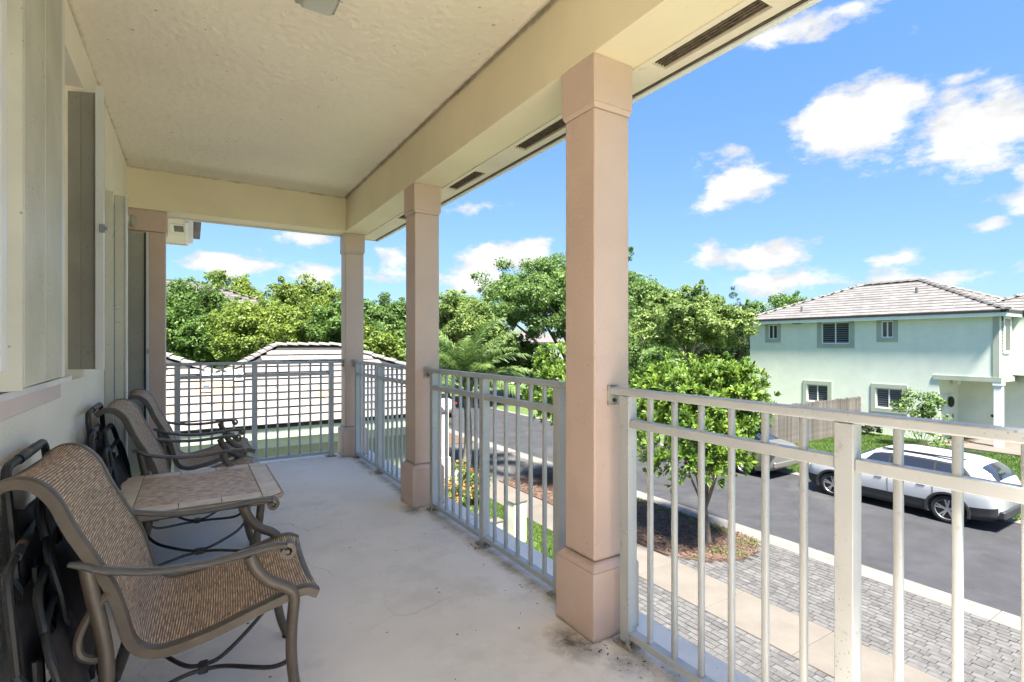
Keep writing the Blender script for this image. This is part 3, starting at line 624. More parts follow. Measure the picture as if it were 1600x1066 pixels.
# railings
def railing(name, p, q, posts, balusters, label, end0=True, end1=True):
    """along Y if p.x == q.x, else along X. p, q: the two ends of the top rail"""
    root = empty(name, ((p[0] + q[0]) / 2, (p[1] + q[1]) / 2, 0)); tag(root, label, 'railing', 'white metal balcony railings')
    ox, oy = root.location.x, root.location.y
    alongY = abs(p[0] - q[0]) < 1e-6
    def bx(a0, a1, half, z0, z1):
        return MB().box(-half, half, a0 - oy, a1 - oy, z0, z1) if alongY else MB().box(a0 - ox, a1 - ox, -half, half, z0, z1)
    a, b = (p[1], q[1]) if alongY else (p[0], q[0])
    bx(a, b, .024, 1.048, 1.079).build('top_rail', M['rail'], root, bevel=.007)
    # mid and bottom rails run in bays between posts
    ps = sorted(posts); ends = []
    lo = ps[0]
    for i in range(len(ps) - 1):
        s, e = ps[i] + .026, ps[i + 1] - .026
        bx(s, e, .018, .916, .951).build('middle_rail', M['rail'], root, bevel=.003)
        bx(s, e, .021, .032, .062).build('bottom_rail', M['rail'], root, bevel=.003)
    for c in ps:
        bx(c - .025, c + .025, .025, .012, 1.0475).build('post', M['rail'], root, bevel=.003)
        bx(c - .06, c + .05, .045, .0005, .010).build('base_plate', M['steel'], root, bevel=.002)
        g = MB()
        for s in (-1, 1):
            if alongY: g.add([(s * .018 - .026, c - oy - .026, .011), (s * .018 - .026, c - oy - .055, .011), (s * .018 - .026, c - oy - .026, .05), (s * .018 - .020, c - oy - .026, .011), (s * .018 - .020, c - oy - .055, .011), (s * .018 - .020, c - oy - .026, .05)], [(0, 1, 2), (5, 4, 3), (0, 3, 4, 1), (1, 4, 5, 2), (2, 5, 3, 0)])
        if g.v: g.build('gusset', M['steel'], root)
    half = .0095
    me = None
    for c in balusters:
        lz0, lz1 = .0625, .9155
        if me is None:
            o = MB().box(-half, half, -half, half, lz0, 1.047).build('baluster', M['rail'], root, bevel=.002)
            me = o.data
        else:
            o = bpy.data.objects.new('baluster', me); COL.objects.link(o); o.parent = root
            bv = o.modifiers.new('bevel', 'BEVEL'); bv.width = .002; bv.segments = 1
        o.location = ((-.028, c - oy, 0) if False else (0, c - oy, 0)) if alongY else (c - ox, 0, 0)
    for e, flag, s in ((a, end0, -1), (b, end1, 1)):
        if flag:
            m_ = (MB().box(-.032, .032, e - oy - .004, e - oy + .004, 1.0, 1.088) if alongY else MB().box(e - ox - .004, e - ox + .004, -.032, .032, 1.0, 1.088))
            k_ = (MB().cyl((0, e - oy - .012 * s - .006, 1.022), .008, .012, 'y', 8) if alongY else MB().cyl((e - ox - .012 * s - .006, 0, 1.022), .008, .012, 'x', 8))
            br = m_.build('bracket', M['steel'], root, bevel=.002); k_.build('bolt', M['bolt'], br)
    return root
bal = []
def fill(p0, p1, n): return [p0 + (p1 - p0) * (i + 1) / (n + 1) for i in range(n)]
posts1 = [1.595, .735, -.125, -.985]
b1 = []
for i in range(3): b1 += fill(posts1[i], posts1[i + 1], 6)
railing('railing', (1.572, -1.4), (1.572, 1.69), posts1, b1, 'nearest white railing section, right of the big pink column', end0=False)
b2 = fill(2.075, 2.86, 5) + fill(2.86, 3.66, 6)
railing('railing', (1.572, 1.902), (1.572, 3.785), [2.075, 2.86, 3.66], b2, 'white railing section between the big column and the middle column')
b3 = fill(4.12, 5.0, 6) + fill(5.0, 5.80, 5)
railing('railing', (1.572, 3.998), (1.572, 5.908), [4.12, 5.0, 5.80], b3, 'white railing section between the middle column and the far corner column')
pb = [-.12, .56, 1.335]
railing('railing', (-.212, 6.016), (1.466, 6.016), pb, fill(pb[0], pb[1], 6) + fill(pb[1], pb[2], 6), 'white railing across the far end of the balcony')

# ------------------------------------------------------------------ sling chairs
def sling_chair(label):
    root = empty('sling_chair'); tag(root, label, 'armchair', 'brown sling armchairs on the balcony')
    prof = crom([(-.445, .872), (-.405, .893), (-.36, .885), (-.318, .835), (-.285, .75), (-.24, .66), (-.19, .565), (-.165, .475), (-.148, .40), (-.115, .362), (-.055, .345), (.06, .365), (.19, .405), (.32, .435), (.375, .425)], 5) if False else None
    P2 = [(-.450, .868), (-.410, .892), (-.362, .884), (-.318, .835), (-.283, .75), (-.238, .66), (-.192, .565), (-.166, .475), (-.148, .405), (-.115, .362), (-.055, .346), (.06, .366), (.19, .405), (.32, .437), (.372, .420)]
    path = crom([(x, 0, z) for x, z in P2], 5)
    Wd = .272
    rect = [(-.013, -.019), (.013, -.019), (.016, -.012), (.016, .012), (.013, .019), (-.013, .019), (-.016, .012), (-.016, -.012)]
    for s in (-1, 1):
        MB().sweep([(p.x, s * Wd, p.z) for p in path], rect, up=(0, 1, 0)).build('side_rail', M['frame'], root, True)
    # sling cloth: two layers, sagging a little, uv = arc length
    n = len(path); k = 13; V = []; UV = []; arc = 0
    for i, p in enumerate(path):
        if i: arc += (p - path[i - 1]).length
        a = path[max(0, i - 1)]; b = path[min(n - 1, i + 1)]; t = (b - a).normalized(); nn = Vector((-t.z, 0, t.x))
        for j in range(k):
            y = -Wd + .010 + (2 * Wd - .020) * j / (k - 1); sag = -.014 * (1 - (y / Wd) ** 2) + .010
            q = p + nn * sag; V.append((q.x, y, q.z)); UV.append((arc, y + .3))
    F = [(i * k + j, i * k + j + 1, (i + 1) * k + j + 1, (i + 1) * k + j) for i in range(n - 1) for j in range(k - 1)]
    me = bpy.data.meshes.new('sling'); me.from_pydata(V, [], F); uvl = me.uv_layers.new(name='UVMap')
    for lp in me.loops: uvl.data[lp.index].uv = UV[lp.vertex_index]
    me.materials.append(M['sling']); me.polygons.foreach_set('use_smooth', [True] * len(me.polygons))
    o = bpy.data.objects.new('sling', me); COL.objects.link(o); o.parent = root
    sm = o.modifiers.new('solid', 'SOLIDIFY'); sm.thickness = .004
    # piping beside the rails
    for s in (-1, 1): pass
    flat = [(.022 * cos(2 * pi * i / 12), .0105 * sin(2 * pi * i / 12)) for i in range(12)]
    for s in (-1, 1):
        ya = s * .285
        arm = crom([(-.285, ya, .655), (-.25, ya, .645), (-.20, ya * 1.015, .622), (-.08, ya * 1.03, .597), (.05, ya * 1.03, .592), (.17, ya * 1.015, .602), (.235, ya, .606), (.275, ya, .602)], 5)
        sc = [.55 + .45 * min(1, i / 4) for i in range(len(arm))]
        am = MB().sweep(arm, flat, scale=sc).build('armrest', M['arm'], root, True)
        sc_pts = [(.275 + .027 * sin(t), ya, .602 - .027 + .027 * cos(t)) for t in np.linspace(0, 4.4, 16)]
        scr = MB().sweep(sc_pts, [(.021 * cos(2 * pi * i / 10), .0075 * sin(2 * pi * i / 10)) for i in range(10)], up=(0, 1, 0))
        scr = MB()
        for i_, t in enumerate(np.linspace(0, 5.2, 18)):
            pass
        vs = []; fs = []; N_ = 20
        for i_ in range(N_):
            t = 5.6 * i_ / (N_ - 1); rO = .031 - .014 * i_ / (N_ - 1); rI = rO - .013
            for (yy, r_) in ((-.021, rO), (.021, rO), (.021, rI), (-.021, rI)): vs.append((.275 + r_ * sin(t), ya + yy, .602 - .017 + r_ * cos(t) + (.0)))
        for i_ in range(N_ - 1):
            for j_ in range(4): fs.append((i_ * 4 + j_, i_ * 4 + (j_ + 1) % 4, (i_ + 1) * 4 + (j_ + 1) % 4, (i_ + 1) * 4 + j_))
        fs += [(3, 2, 1, 0), tuple((N_ - 1) * 4 + j for j in range(4))]
        scr.add(vs, fs); scr.cyl((.275, ya - .018, .585), .008, .036, 'y', 10)
        scr.build('arm_scroll', M['frame'], am, True)
        lg = crom([(.165, s * .283, .590), (.185, s * .283, .54), (.225, s * .283, .492), (.275, s * .284, .462), (.297, s * .285, .425), (.290, s * .286, .33), (.290, s * .287, .22), (.305, s * .289, .10), (.333, s * .292, .008)], 5)
        l = MB().tube(lg, .0185, 12, scale=[1.1 - .2 * i / (len(lg) - 1) for i in range(len(lg))]).build('front_leg', M['frame'], root, True)
        MB().cyl((.333, s * .292, .0), .019, .012, 'z', 12).build('foot_glide', M['black'], l)
        rl = crom([(-.245, s * .283, .640), (-.232, s * .283, .56), (-.213, s * .284, .46), (-.200, s * .285, .36), (-.205, s * .286, .24), (-.23, s * .288, .12), (-.265, s * .29, .008)], 5)
        l = MB().tube(rl, .020, 12).build('rear_leg', M['frame'], root, True)
        MB().cyl((-.265, s * .29, .0), .019, .012, 'z', 12).build('foot_glide', M['black'], l)
        br = crom([(-.195, s * .284, .585), (-.235, s * .284, .54), (-.262, s * .284, .48), (-.262, s * .284, .43), (-.235, s * .284, .405), (-.195, s * .284, .405)], 4)
        MB().tube([(x, y, z - .03) for x, y, z in br], .012, 8).build('back_brace', M['frame'], root, True)
        st = crom([(-.212, s * .285, .22), (-.16, s * .20, .165), (-.04, s * .045, .125), (.03, s * .018, .118), (.10, s * .045, .125), (.23, s * .20, .165), (.290, s * .285, .22)], 6)
        MB().tube(st, .0075, 8).build('stretcher', M['iron'], root, True)
    kn = MB(); kn.box(.014, .046, -.027, .027, .105, .131); kn.build('knot', M['iron'], root, bevel=.006)
    MB().tube([(.355, -.26, .424), (.355, .26, .424)], .014, 10, up=(1, 0, 0)).build('front_bar', M['frame'], root, True)
    MB().tube([(-.435, -.26, .873), (-.435, .26, .873)], .012, 10, up=(1, 0, 0)).build('top_bar', M['frame'], root, True)
    return root
ch = sling_chair('nearest brown sling armchair, largest in the photo, left of the tiled table')
ch.location = (.005, 2.14, 0); ch.rotation_euler = (0, 0, radians(-2.5))
c2 = copy_tree(ch); c2.location = (.0, 3.93, 0); c2.rotation_euler = (0, 0, radians(-1)); c2['label'] = 'middle brown sling armchair just beyond the tiled table'
c3 = copy_tree(ch); c3.location = (.045, 4.78, 0); c3.rotation_euler = (0, 0, radians(1)); c3['label'] = 'farthest brown sling armchair, behind another chair and near the far railing'

# ------------------------------------------------------------------ tiled table
tb = empty('side_table', (.035, 3.235, 0)); tag(tb, 'low tiled coffee table with clipped corners between the armchairs', 'table')
A, B, Cc, TZ = .37, .415, .055, .508
def octa(a, b, c): return [(-a + c, -b), (a - c, -b), (a, -b + c), (a, b - c), (a - c, b), (-a + c, b), (-a, b - c), (-a, -b + c)]
o8 = octa(A, B, Cc); o8b = octa(A - .012, B - .012, Cc)
mb = MB(); mb.add([(x, y, TZ - .034) for x, y in o8b] + [(x, y, TZ - .012) for x, y in o8] + [(x, y, TZ - .006) for x, y in o8], [tuple(range(8))[::-1]] + [(i, (i + 1) % 8, 8 + (i + 1) % 8, 8 + i) for i in range(8)] + [(8 + i, 8 + (i + 1) % 8, 16 + (i + 1) % 8, 16 + i) for i in range(8)] + [tuple(range(16, 24))])
mb.build('table_top', M['wood'], tb)
mb = MB(); q8 = octa(A - .008, B - .008, Cc); mb.add([(x, y, TZ - .0058) for x, y in q8] + [(x, y, TZ - .002) for x, y in q8], [tuple(range(8))[::-1], tuple(range(8, 16))] + [(i, (i + 1) % 8, 8 + (i + 1) % 8, 8 + i) for i in range(8)])
mb.build('grout', M['grout'], tb)
bw = .092
def tilepoly(pts, m='tile'):
    g = .0022; cx = sum(p[0] for p in pts) / len(pts); cy = sum(p[1] for p in pts) / len(pts)
    mb = MB(); k = len(pts)
    def ins(p, d):
        x, y = p; return (x - d * (1 if x > cx else -1), y - d * (1 if y > cy else -1))
    lo = [ins(p, g) for p in pts]; hi = [ins(p, g + .0015) for p in pts]
    mb.add([(x, y, TZ - .003) for x, y in lo] + [(x, y, TZ + .0015) for x, y in lo] + [(x, y, TZ + .003) for x, y in hi], [tuple(range(k))[::-1], tuple(range(2 * k, 3 * k))] + [(r_ * k + i, r_ * k + (i + 1) % k, (r_ + 1) * k + (i + 1) % k, (r_ + 1) * k + i) for r_ in (0, 1) for i in range(k)])
    mb.build('tile' if m == 'tile' else 'stone_tile', M[m], tb)
a, b = A - .012, B - .012
ys_ = np.linspace(-b + bw, b - bw, 4); xs_ = np.linspace(-a + bw, a - bw, 4)
for i in range(3):
    tilepoly([(-a, ys_[i]), (-a + bw, ys_[i]), (-a + bw, ys_[i + 1]), (-a, ys_[i + 1])]); tilepoly([(a - bw, ys_[i]), (a, ys_[i]), (a, ys_[i + 1]), (a - bw, ys_[i + 1])])
    tilepoly([(xs_[i], -b), (xs_[i + 1], -b), (xs_[i + 1], -b + bw), (xs_[i], -b + bw)]); tilepoly([(xs_[i], b - bw), (xs_[i + 1], b - bw), (xs_[i + 1], b), (xs_[i], b)])
cc_ = Cc - .004
for sx in (-1, 1):
    for sy in (-1, 1):
        pts = [(sx * (a - bw), sy * (b - bw)), (sx * a, sy * (b - bw)), (sx * a, sy * (b - cc_)), (sx * (a - cc_), sy * b), (sx * (a - bw), sy * b)]
        if sx * sy < 0: pts = pts[::-1]
        tilepoly(pts)
tilepoly([(-a + bw, -b + bw), (a - bw, -b + bw), (a - bw, b - bw), (-a + bw, b - bw)], 'stone')
for sx in (-1, 1):
    for sy in (-1, 1):
        lg = crom([(sx * .27, sy * .31, .475), (sx * .262, sy * .30, .38), (sx * .250, sy * .285, .25), (sx * .262, sy * .297, .12), (sx * .30, sy * .335, .006)], 5)
        MB().tube(lg, .019, 10).build('leg', M['frame'], tb, True)
for sy in (-1, 1):
    st = crom([(-.252, sy * .288, .2), (-.19, sy * .17, .175), (-.07, sy * .045, .16), (0, sy * .018, .155), (.07, sy * .045, .16), (.19, sy * .17, .175), (.252, sy * .288, .2)], 6)
    MB().tube(st, .0075, 8).build('stretcher', M['iron'], tb, True)
MB().box(-.022, .022, -.022, .022, .143, .168).build('knot', M['iron'], tb, bevel=.006)
apr = MB(); apr.box(-.29, .29, -.325, -.305, .445, .473); apr.box(-.29, .29, .305, .325, .445, .473); apr.box(-.29, -.27, -.305, .305, .445, .473); apr.box(.27, .29, -.305, .305, .445, .473)
apr.build('apron', M['frame'], tb, bevel=.003)

# ------------------------------------------------------------------ folded black chairs leaning on the wall
def loop(w, z0, z1, x0, x1, cr=.06, bend=0, yc=0):
    r = cr
    """inverted U lying close to the wall plane: from foot (x0,z0) to top (x1,z1)"""
    def X(z): t = (z - z0) / (z1 - z0); return x0 + (x1 - x0) * t + bend * sin(pi * t)
    pts = []
    for z in np.linspace(z0, z1 - r, 7): pts.append((X(z), yc - w, z))
    for t in np.linspace(0, pi / 2, 5)[1:]: pts.append((X(z1 - r + r * sin(t)), yc - w + r - r * cos(t), z1 - r + r * sin(t)))
    for t in np.linspace(pi / 2, 0, 5): pts.append((X(z1 - r + r * sin(t)), yc + w - r + r * cos(t), z1 - r + r * sin(t)))
    for z in np.linspace(z1 - r, z0, 7)[1:]: pts.append((X(z), yc + w, z))
    return pts
def folded_chair(label):
    root = empty('folded_chair'); tag(root, label, 'folding chair', 'black folding chairs leaning on the wall')
    def lp(name, rad, *a, mm='black', r=.06, **k): return MB().tube(loop(*a, cr=r, **k), rad, 8, up=(1, 0, 0)).build(name, M[mm], root, True)
    # x: 0 is the wall, positive out to the room
    b1 = lp('back_frame', .0125, .262, .30, .915, .085, .038, r=.05)
    MB().tube([(.040, -.12, .915), (.040, .12, .915)], .0155, 10, up=(1, 0, 0)).build('grip', M['black'], b1, True)
    MB().tube([(.0395, -.04, .915), (.0395, .0, .915)], .0160, 10, up=(1, 0, 0)).build('worn_patch', M['rust'], b1, True)
    lp('front_frame', .0125, .225, .012, .80, .175, .095, r=.10, bend=.035)
    lp('seat_frame', .011, .285, .14, .70, .13, .120, r=.09, bend=.05)
    lp('rear_frame', .0125, .200, .012, .62, .085, .055, r=.08, bend=-.01)
    for s in (-1, 1):
        am = crom([(.06, s * .262, .60), (.10, s * .27, .52), (.15, s * .275, .42), (.165, s * .277, .33), (.15, s * .277, .29)], 5)
        a_ = MB().tube(am, .014, 8).build('armrest', M['black'], root, True)
        MB().ball((.150, s * .277, .275), .022, .022, .026).build('end_cap', M['black'], a_, True)
        MB().tube([(.075, s * .24, .35), (.14, s * .24, .14)], .008, 6).build('hinge_bar', M['rust'] if s < 0 else M['black'], root)
        MB().tube([(.10, s * .245, .62), (.12, s * .25, .20)], .009, 6).build('link_bar', M['black'], root)
    # slings: gently bulging cloth sheets laced to the frames
    def cloth(name, w0, w1, z0, z1, x0, x1, bulge, top_dip=0):
        V = []; nz_, ny = 12, 8
        for i in range(nz_ + 1):
            t = i / nz_
            for j in range(ny + 1):
                y = -1 + 2 * j / ny; w = w0 + (w1 - w0) * t
                zz = z0 + (z1 - z0) * t - (top_dip * (1 - y * y) if t > .5 else -.04 * (1 - y * y)) * abs(t - .5) * 2
                V.append((x0 + (x1 - x0) * t + bulge * sin(pi * t) * (1 - y * y) + .006 * sin(y * 7 + t * 5), y * w, zz))
        F = [(i * (ny + 1) + j, i * (ny + 1) + j + 1, (i + 1) * (ny + 1) + j + 1, (i + 1) * (ny + 1) + j) for i in range(nz_) for j in range(ny)]
        o = MB().add(V, F).build(name, M['blackfab'], root, True); m = o.modifiers.new('solid', 'SOLIDIFY'); m.thickness = .004
    cloth('back_sling', .235, .24, .42, .80, .078, .050, .03, .05)
    cloth('seat_sling', .205, .20, .10, .66, .185, .135, .055, .03)
    lc = MB()
    for s in (-1, 1):
        for q in range(16):
            z = .14 + q * .034; x = .185 - (z - .1) / .56 * .05
            lc.tube([(x, s * .203, z), (x - .012, s * .224, z + .012)], .0035, 5)
    lc.build('lacing', M['black'], root, kind='stuff')
    lp('lower_frame', .011, .245, .010, .34, .20, .165, r=.07)
    return root
fc = folded_chair('nearest folded black chair, leaning on the wall behind the near armchair')
fc.location = (-.492, 2.25, 0); fc.rotation_euler = (0, 0, radians(1))
fd = copy_tree(fc); fd.location = (-.492, 3.62, 0); fd['label'] = 'folded black chair leaning on the wall behind the table and middle armchair'
fe = copy_tree(fc); fe.location = (-.43, 1.93, 0); fe.rotation_euler = (0, 0, radians(5)); fe.scale = (.8, .95, .78); fe['label'] = 'second folded black chair stacked in front of the nearest one at the left edge'
fg = copy_tree(fc); fg.location = (-.455, 3.40, 0); fg.rotation_euler = (0, 0, radians(4)); fg.scale = (.8, .9, .9); fg['label'] = 'lower folded black chair stacked beside the folded chair behind the table'

# leaf litter on the balcony floor
r = np.random.default_rng(4); V = []; F = []
spots = [(1.44, 1.62, .06, 18), (1.45, 3.72, .07, 34), (1.50, 2.83, .05, 26), (1.47, 4.98, .05, 20), (1.42, 5.86, .06, 20), (1.52, 2.2, .25, 30), (1.50, 1.40, .10, 16), (1.50, .7, .35, 26), (.9, 3, 1.0, 36), (1.3, 5.9, .3, 14)]
for (x, y, s, n) in spots:
    for _ in range(n):
        px_, py_ = x + r.normal(0, s * .45), y + r.normal(0, s); q = r.uniform(.003, .010)
        if px_ > 1.78 or px_ < -.4 or py_ > 6.1: continue
        a = r.uniform(0, 6.28); z = .003; i0 = len(V)
        for t, rad in ((0, 1), (1.8, .45), (3.1, .9), (4.6, .4)): V.append((px_ + q * rad * cos(a + t), py_ + q * rad * sin(a + t), z + r.uniform(0, .004)))
        F.append((i0, i0 + 1, i0 + 2, i0 + 3))
npmesh('litter', V, F, M['debris'], kind='stuff')

# ------------------------------------------------------------------ our own eave beyond the balcony
ev = empty('neighbour_eave', (-.5, 7.0, 2.5)); tag(ev, 'white boxed roof eave with a brown vent beyond the pink pilaster', 'eave')
MB().box(-2.5, .44, -.85, .59, .005, .06).build('soffit_board', M['soffit'], ev)
MB().box(.315, .436, -.66, -.25, -.004, .0045).build('vent_frame', M['fascia'], ev); MB().box(.338, .425, -.60, -.28, -.008, -.0045).build('mesh_screen', M['vent'], ev)
MB().box(.4402, .47, -.85, .62, -.012, .17).build('fascia_board', M['fascia'], ev); MB().box(-2.5, .4401, .5902, .62, -.012, .17).build('fascia_board', M['fascia'], ev)
MB().box(.4702, .515, -.85, .66, .03, .17).build('fascia_board', M['white'], ev); MB().box(.5152, .59, -.85, .72, .10, .25).build('gutter', M['carblack'], ev, bevel=.01)
MB().box(-2.5, .50, -.85, .66, .171, .7).build('wall', M['soffit'], ev)

# ------------------------------------------------------------------ garage with pale tile roof
SL = .415; GY, GZ = 12.2, -.5
gar = empty('garage_building', (2, 14, G)); tag(gar, 'low building with a pale flat tiled hip roof beyond the far railing', 'building')
ginv = gar.location
def gl(mb): mb.v = [(x - ginv.x, y - ginv.y, z - ginv.z) for x, y, z in mb.v]; return mb
gw = MB(); gw.box(-6, 5.0, 12.75, 20, G + .001, -.62); gl(gw).build('wall', M['garagewall'], gar)
gl(MB().box(-6.2, 5.5, 12.28, 12.34, -.80, -.56)).build('fascia_board', M['garagetrim'], gar)
gl(MB().box(-6.2, 5.46, 12.341, 12.77, -.80, -.77)).build('soffit_board', M['garagetrim'], gar)
gl(MB().box(-6.2, 5.44, 12.42, 12.76, -1.02, -.801)).build('trim_band', M['garagetrim'], gar)
gl(MB().box(5.44, 5.5, 12.341, 18, -.80, -.56)).build('fascia_board', M['garagetrim'], gar)
def ztop(x):   # roof silhouette height limit (front plane) as run length Y
    if x < .607: return 14.56 + max(0, min(1, (.607 - x) / 1.18)) * 1.155 + max(0, (-.573 - x)) * .6 if x > -2 else 16.6
    if x < .924: return 14.56 + (x - .607) / .317 * .65
    if x < 2.05: return 15.213 + (x - .924) / 1.126 * 1.065
    if x < 3.85: return 16.28
    if x < 5.5: return 16.28 - (x - 3.85) / 1.65 * 1.5
    return 14.7
def P3(x, y, dz=0): return (x, y, GZ + (y - GY) * SL + dz)
# underlay deck
xs = [-6, -2, -1.2, -.573, .607, .924, 2.05, 3.85, 5.5, 5.6]
mb = MB()
for i in range(len(xs) - 1):
    a, b = xs[i], xs[i + 1]
    ta, tb_ = ztop(a + 1e-6), ztop(b - 1e-6)
    mb.add([P3(a, GY + .05, -.03), P3(b, GY + .05, -.03), P3(b, tb_, -.03), P3(a, ta, -.03), P3(a, GY + .05, -.09), P3(b, GY + .05, -.09), (b, tb_, -.7), (a, ta, -.7)], [(0, 1, 2, 3), (7, 6, 5, 4), (0, 4, 5, 1), (3, 2, 6, 7), (0, 3, 7, 4), (1, 5, 6, 2)])
gl(mb).build('roof_deck', M['underlay'], gar)
# roof slopes behind the front plane (side hips and back), real planes with depth
mb = MB()
z_r = GZ + (16.28 - GY) * SL
mb.add([P3(3.85, 16.28), P3(5.6, 14.7), (7.2, 13.6, -.55), (7.2, 20, -.55), P3(3.85, 16.28)[:1] + (16.4, z_r)], [(0, 1, 2, 3, 4)]) if False else None
mb.add([P3(2.05, 16.28), P3(3.85, 16.28), (5.6, 18.5, -.1), (5.6, 20.2, -.55), (.3, 20.2, -.55), (.4, 18.0, .1)], [(0, 1, 2, 3, 4, 5)])
mb.add([P3(3.85, 16.28), P3(5.5, 14.78), (5.6, 14.7, .40), (5.6, 18.5, -.1)], [(0, 1, 2, 3)])
mb.add([P3(2.05, 16.28), (.4, 18.0, .1), P3(.607, 14.56), P3(.924, 15.213)], [(0, 1, 2, 3)])
gl(mb).build('roof_slope', M['rooftile'], gar)
# tiles
tw, ex = .335, .345     # width, exposure along run (plan)
ang = math.atan(SL)
def tile_mesh(m, w=tw, l=.36, th=.016):
    # x across, y up the slope (plan direction rotated), lower edge thick
    mb = MB(); mb.add([(-w / 2 + .003, 0, .022), (w / 2 - .003, 0, .022), (w / 2 - .003, l, -.024), (-w / 2 + .003, l, -.024), (-w / 2 + .003, 0, .022 + th), (w / 2 - .003, 0, .022 + th), (w / 2 - .003, l, th - .024), (-w / 2 + .003, l, th - .024)],
                      [(3, 2, 1, 0), (4, 5, 6, 7), (0, 1, 5, 4), (1, 2, 6, 5), (2, 3, 7, 6), (3, 0, 4, 7)])
    o = mb.build('roof_tile', m); me = o.data; bpy.data.objects.remove(o); return me
tme, tme2 = tile_mesh(M['garagetile']), tile_mesh(M['garagetile_tan'])
rnd = random.Random(2)
rows = int((16.28 - GY) / ex) + 1
for j in range(rows):
    y = GY + j * ex; off = (j % 2) * tw / 2
    x = -1.75 + off
    while x < 5.55:
        if y + .30 < ztop(x - .12) and y + .30 < ztop(x + .12):
            tan_ = (j in (4, 5) and .0 < x < .9) or (j == 2 and x < -.2 and rnd.random() < .7) or rnd.random() < .02
            inst('roof_tile', tme2 if tan_ else tme, gar, Vector(P3(x, y, rnd.uniform(-.002, .003))) - ginv, (ang + .03, rnd.uniform(-.006, .006), rnd.uniform(-.01, .01)))
        x += tw
# ridge and hip caps
def caps(p, q, n, m, parent, r=.10, inv=Vector((0, 0, 0))):
    p, q = Vector(p), Vector(q); d = (q - p) / n
    for i in range(n):
        a = p + d * i; b = a + d * 1.12
        t = d.normalized(); sd = t.cross(Vector((0, 0, 1))).normalized(); up = sd.cross(t)
        mb = MB(); vs = []
        for (c, rr_, lift) in ((a, r, .035), (b, r * .85, .0)):
            for k_ in range(5):
                th = -.25 + (pi + .5) * k_ / 4; vs.append(c + sd * rr_ * cos(th) + up * (rr_ * .62 * sin(th) + lift) - inv)
            for k_ in range(4, -1, -1):
                th = -.25 + (pi + .5) * k_ / 4; vs.append(c + sd * (rr_ - .02) * cos(th) + up * ((rr_ * .62 - .02) * sin(th) + lift) - inv)
        fs = [(i_, (i_ + 1) % 10, 10 + (i_ + 1) % 10, 10 + i_) for i_ in range(10)] + [tuple(range(10))[::-1], tuple(range(10, 20))]
        mb.add(vs, fs).build('ridge_cap', m, parent)
caps(P3(.66, 14.62, .03), P3(2.05, 16.28, .03), 8, M['garagetile'], gar, .11, ginv)
caps(P3(2.05, 16.28, .03), P3(3.85, 16.28, .03), 6, M['garagetile'], gar, .10, ginv)
caps(P3(5.5, 14.78, .03), P3(3.85, 16.28, .03), 6, M['garagetile'], gar, .10, ginv)
caps(P3(.55, 14.6, .03), P3(-.9, 16.0, .03), 6, M['garagetile'], gar, .11, ginv)
fl_ = gl(MB().add([P3(.15, 14.35, .03), P3(1.2, 14.35, .03), P3(1.0, 14.75, .035), P3(.3, 14.75, .035), P3(.15, 14.35, .05), P3(1.2, 14.35, .05), P3(1.0, 14.75, .055), P3(.3, 14.75, .055)], [(3, 2, 1, 0), (4, 5, 6, 7), (0, 1, 5, 4), (1, 2, 6, 5), (2, 3, 7, 6), (3, 0, 4, 7)])).build('flashing', M['white'], gar)
for (x, y) in ((.28, 13.75), (.98, 14.25)):
    pv = gl(MB().box(x - .12, x + .12, y - .12, y + .12, P3(x, y)[2] + .02, P3(x, y)[2] + .07)).build('vent_base', M['white'], gar, bevel=.01)
    gl(MB().box(x - .06, x + .06, y - .06, y + .06, P3(x, y)[2] + .071, P3(x, y)[2] + .17)).build('vent_pipe', M['blind'] if x < .5 else M['rust'], pv, bevel=.01)
# ground floor porch column
pc = empty('porch_column', (6.05, 13.4, G)); tag(pc, 'ground floor pink porch column seen through the railing', 'column')
MB().frus(0, 0, .30, .30, .0, 1.25).build('base', M['pink'], pc, bevel=.008); MB().frus(0, 0, .22, .22, 1.29, 2.7).build('shaft', M['pink'], pc, bevel=.008); MB().frus(0, 0, .299, .222, 1.2505, 1.2895).build('moulding', M['pink'], pc)

# ------------------------------------------------------------------ green house across the street
HX = 28.7
hs_ = empty('green_house', (33, 13, G)); tag(hs_, 'pale green two storey house with grey tiled hip roof across the street', 'house')
hv = hs_.location
def hl(mb): mb.v = [(x - hv.x, y - hv.y, z - hv.z) for x, y, z in mb.v]; return mb
HB = G + .02
openings = []   # (y0,y1,z0,z1) glass incl frame
wins = [(16.971, 17.903, 1.336, 2.544, .19, False), (13.105, 14.941, 1.035, 2.611, .22, True), (11.198, 12.093, 1.356, 2.558, .19, False), (14.187, 15.696, -2.081, -.753, .2, True), (10.809, 12.347, -2.09, -.71, .2, True)]
def facade(y0, y1, z0, z1, holes):
    mb = MB(); ys = sorted(set([y0, y1] + [h[0] for h in holes] + [h[1] for h in holes])); zs = sorted(set([z0, z1] + [h[2] for h in holes] + [h[3] for h in holes]))
    for i in range(len(ys) - 1):
        for j in range(len(zs) - 1):
            cy, cz = (ys[i] + ys[i + 1]) / 2, (zs[j] + zs[j + 1]) / 2
            if any(h[0] < cy < h[1] and h[2] < cz < h[3] for h in holes): continue
            mb.add([(HX, ys[i], zs[j]), (HX, ys[i + 1], zs[j]), (HX, ys[i + 1], zs[j + 1]), (HX, ys[i], zs[j + 1])], [(0, 3, 2, 1)])
    for h in holes:   # reveals
        for (a, b) in (((h[0], h[2]), (h[1], h[2])), ((h[1], h[2]), (h[1], h[3])), ((h[1], h[3]), (h[0], h[3])), ((h[0], h[3]), (h[0], h[2]))):
            mb.add([(HX, a[0], a[1]), (HX, b[0], b[1]), (HX + .16, b[0], b[1]), (HX + .16, a[0], a[1])], [(0, 1, 2, 3)])
    return mb
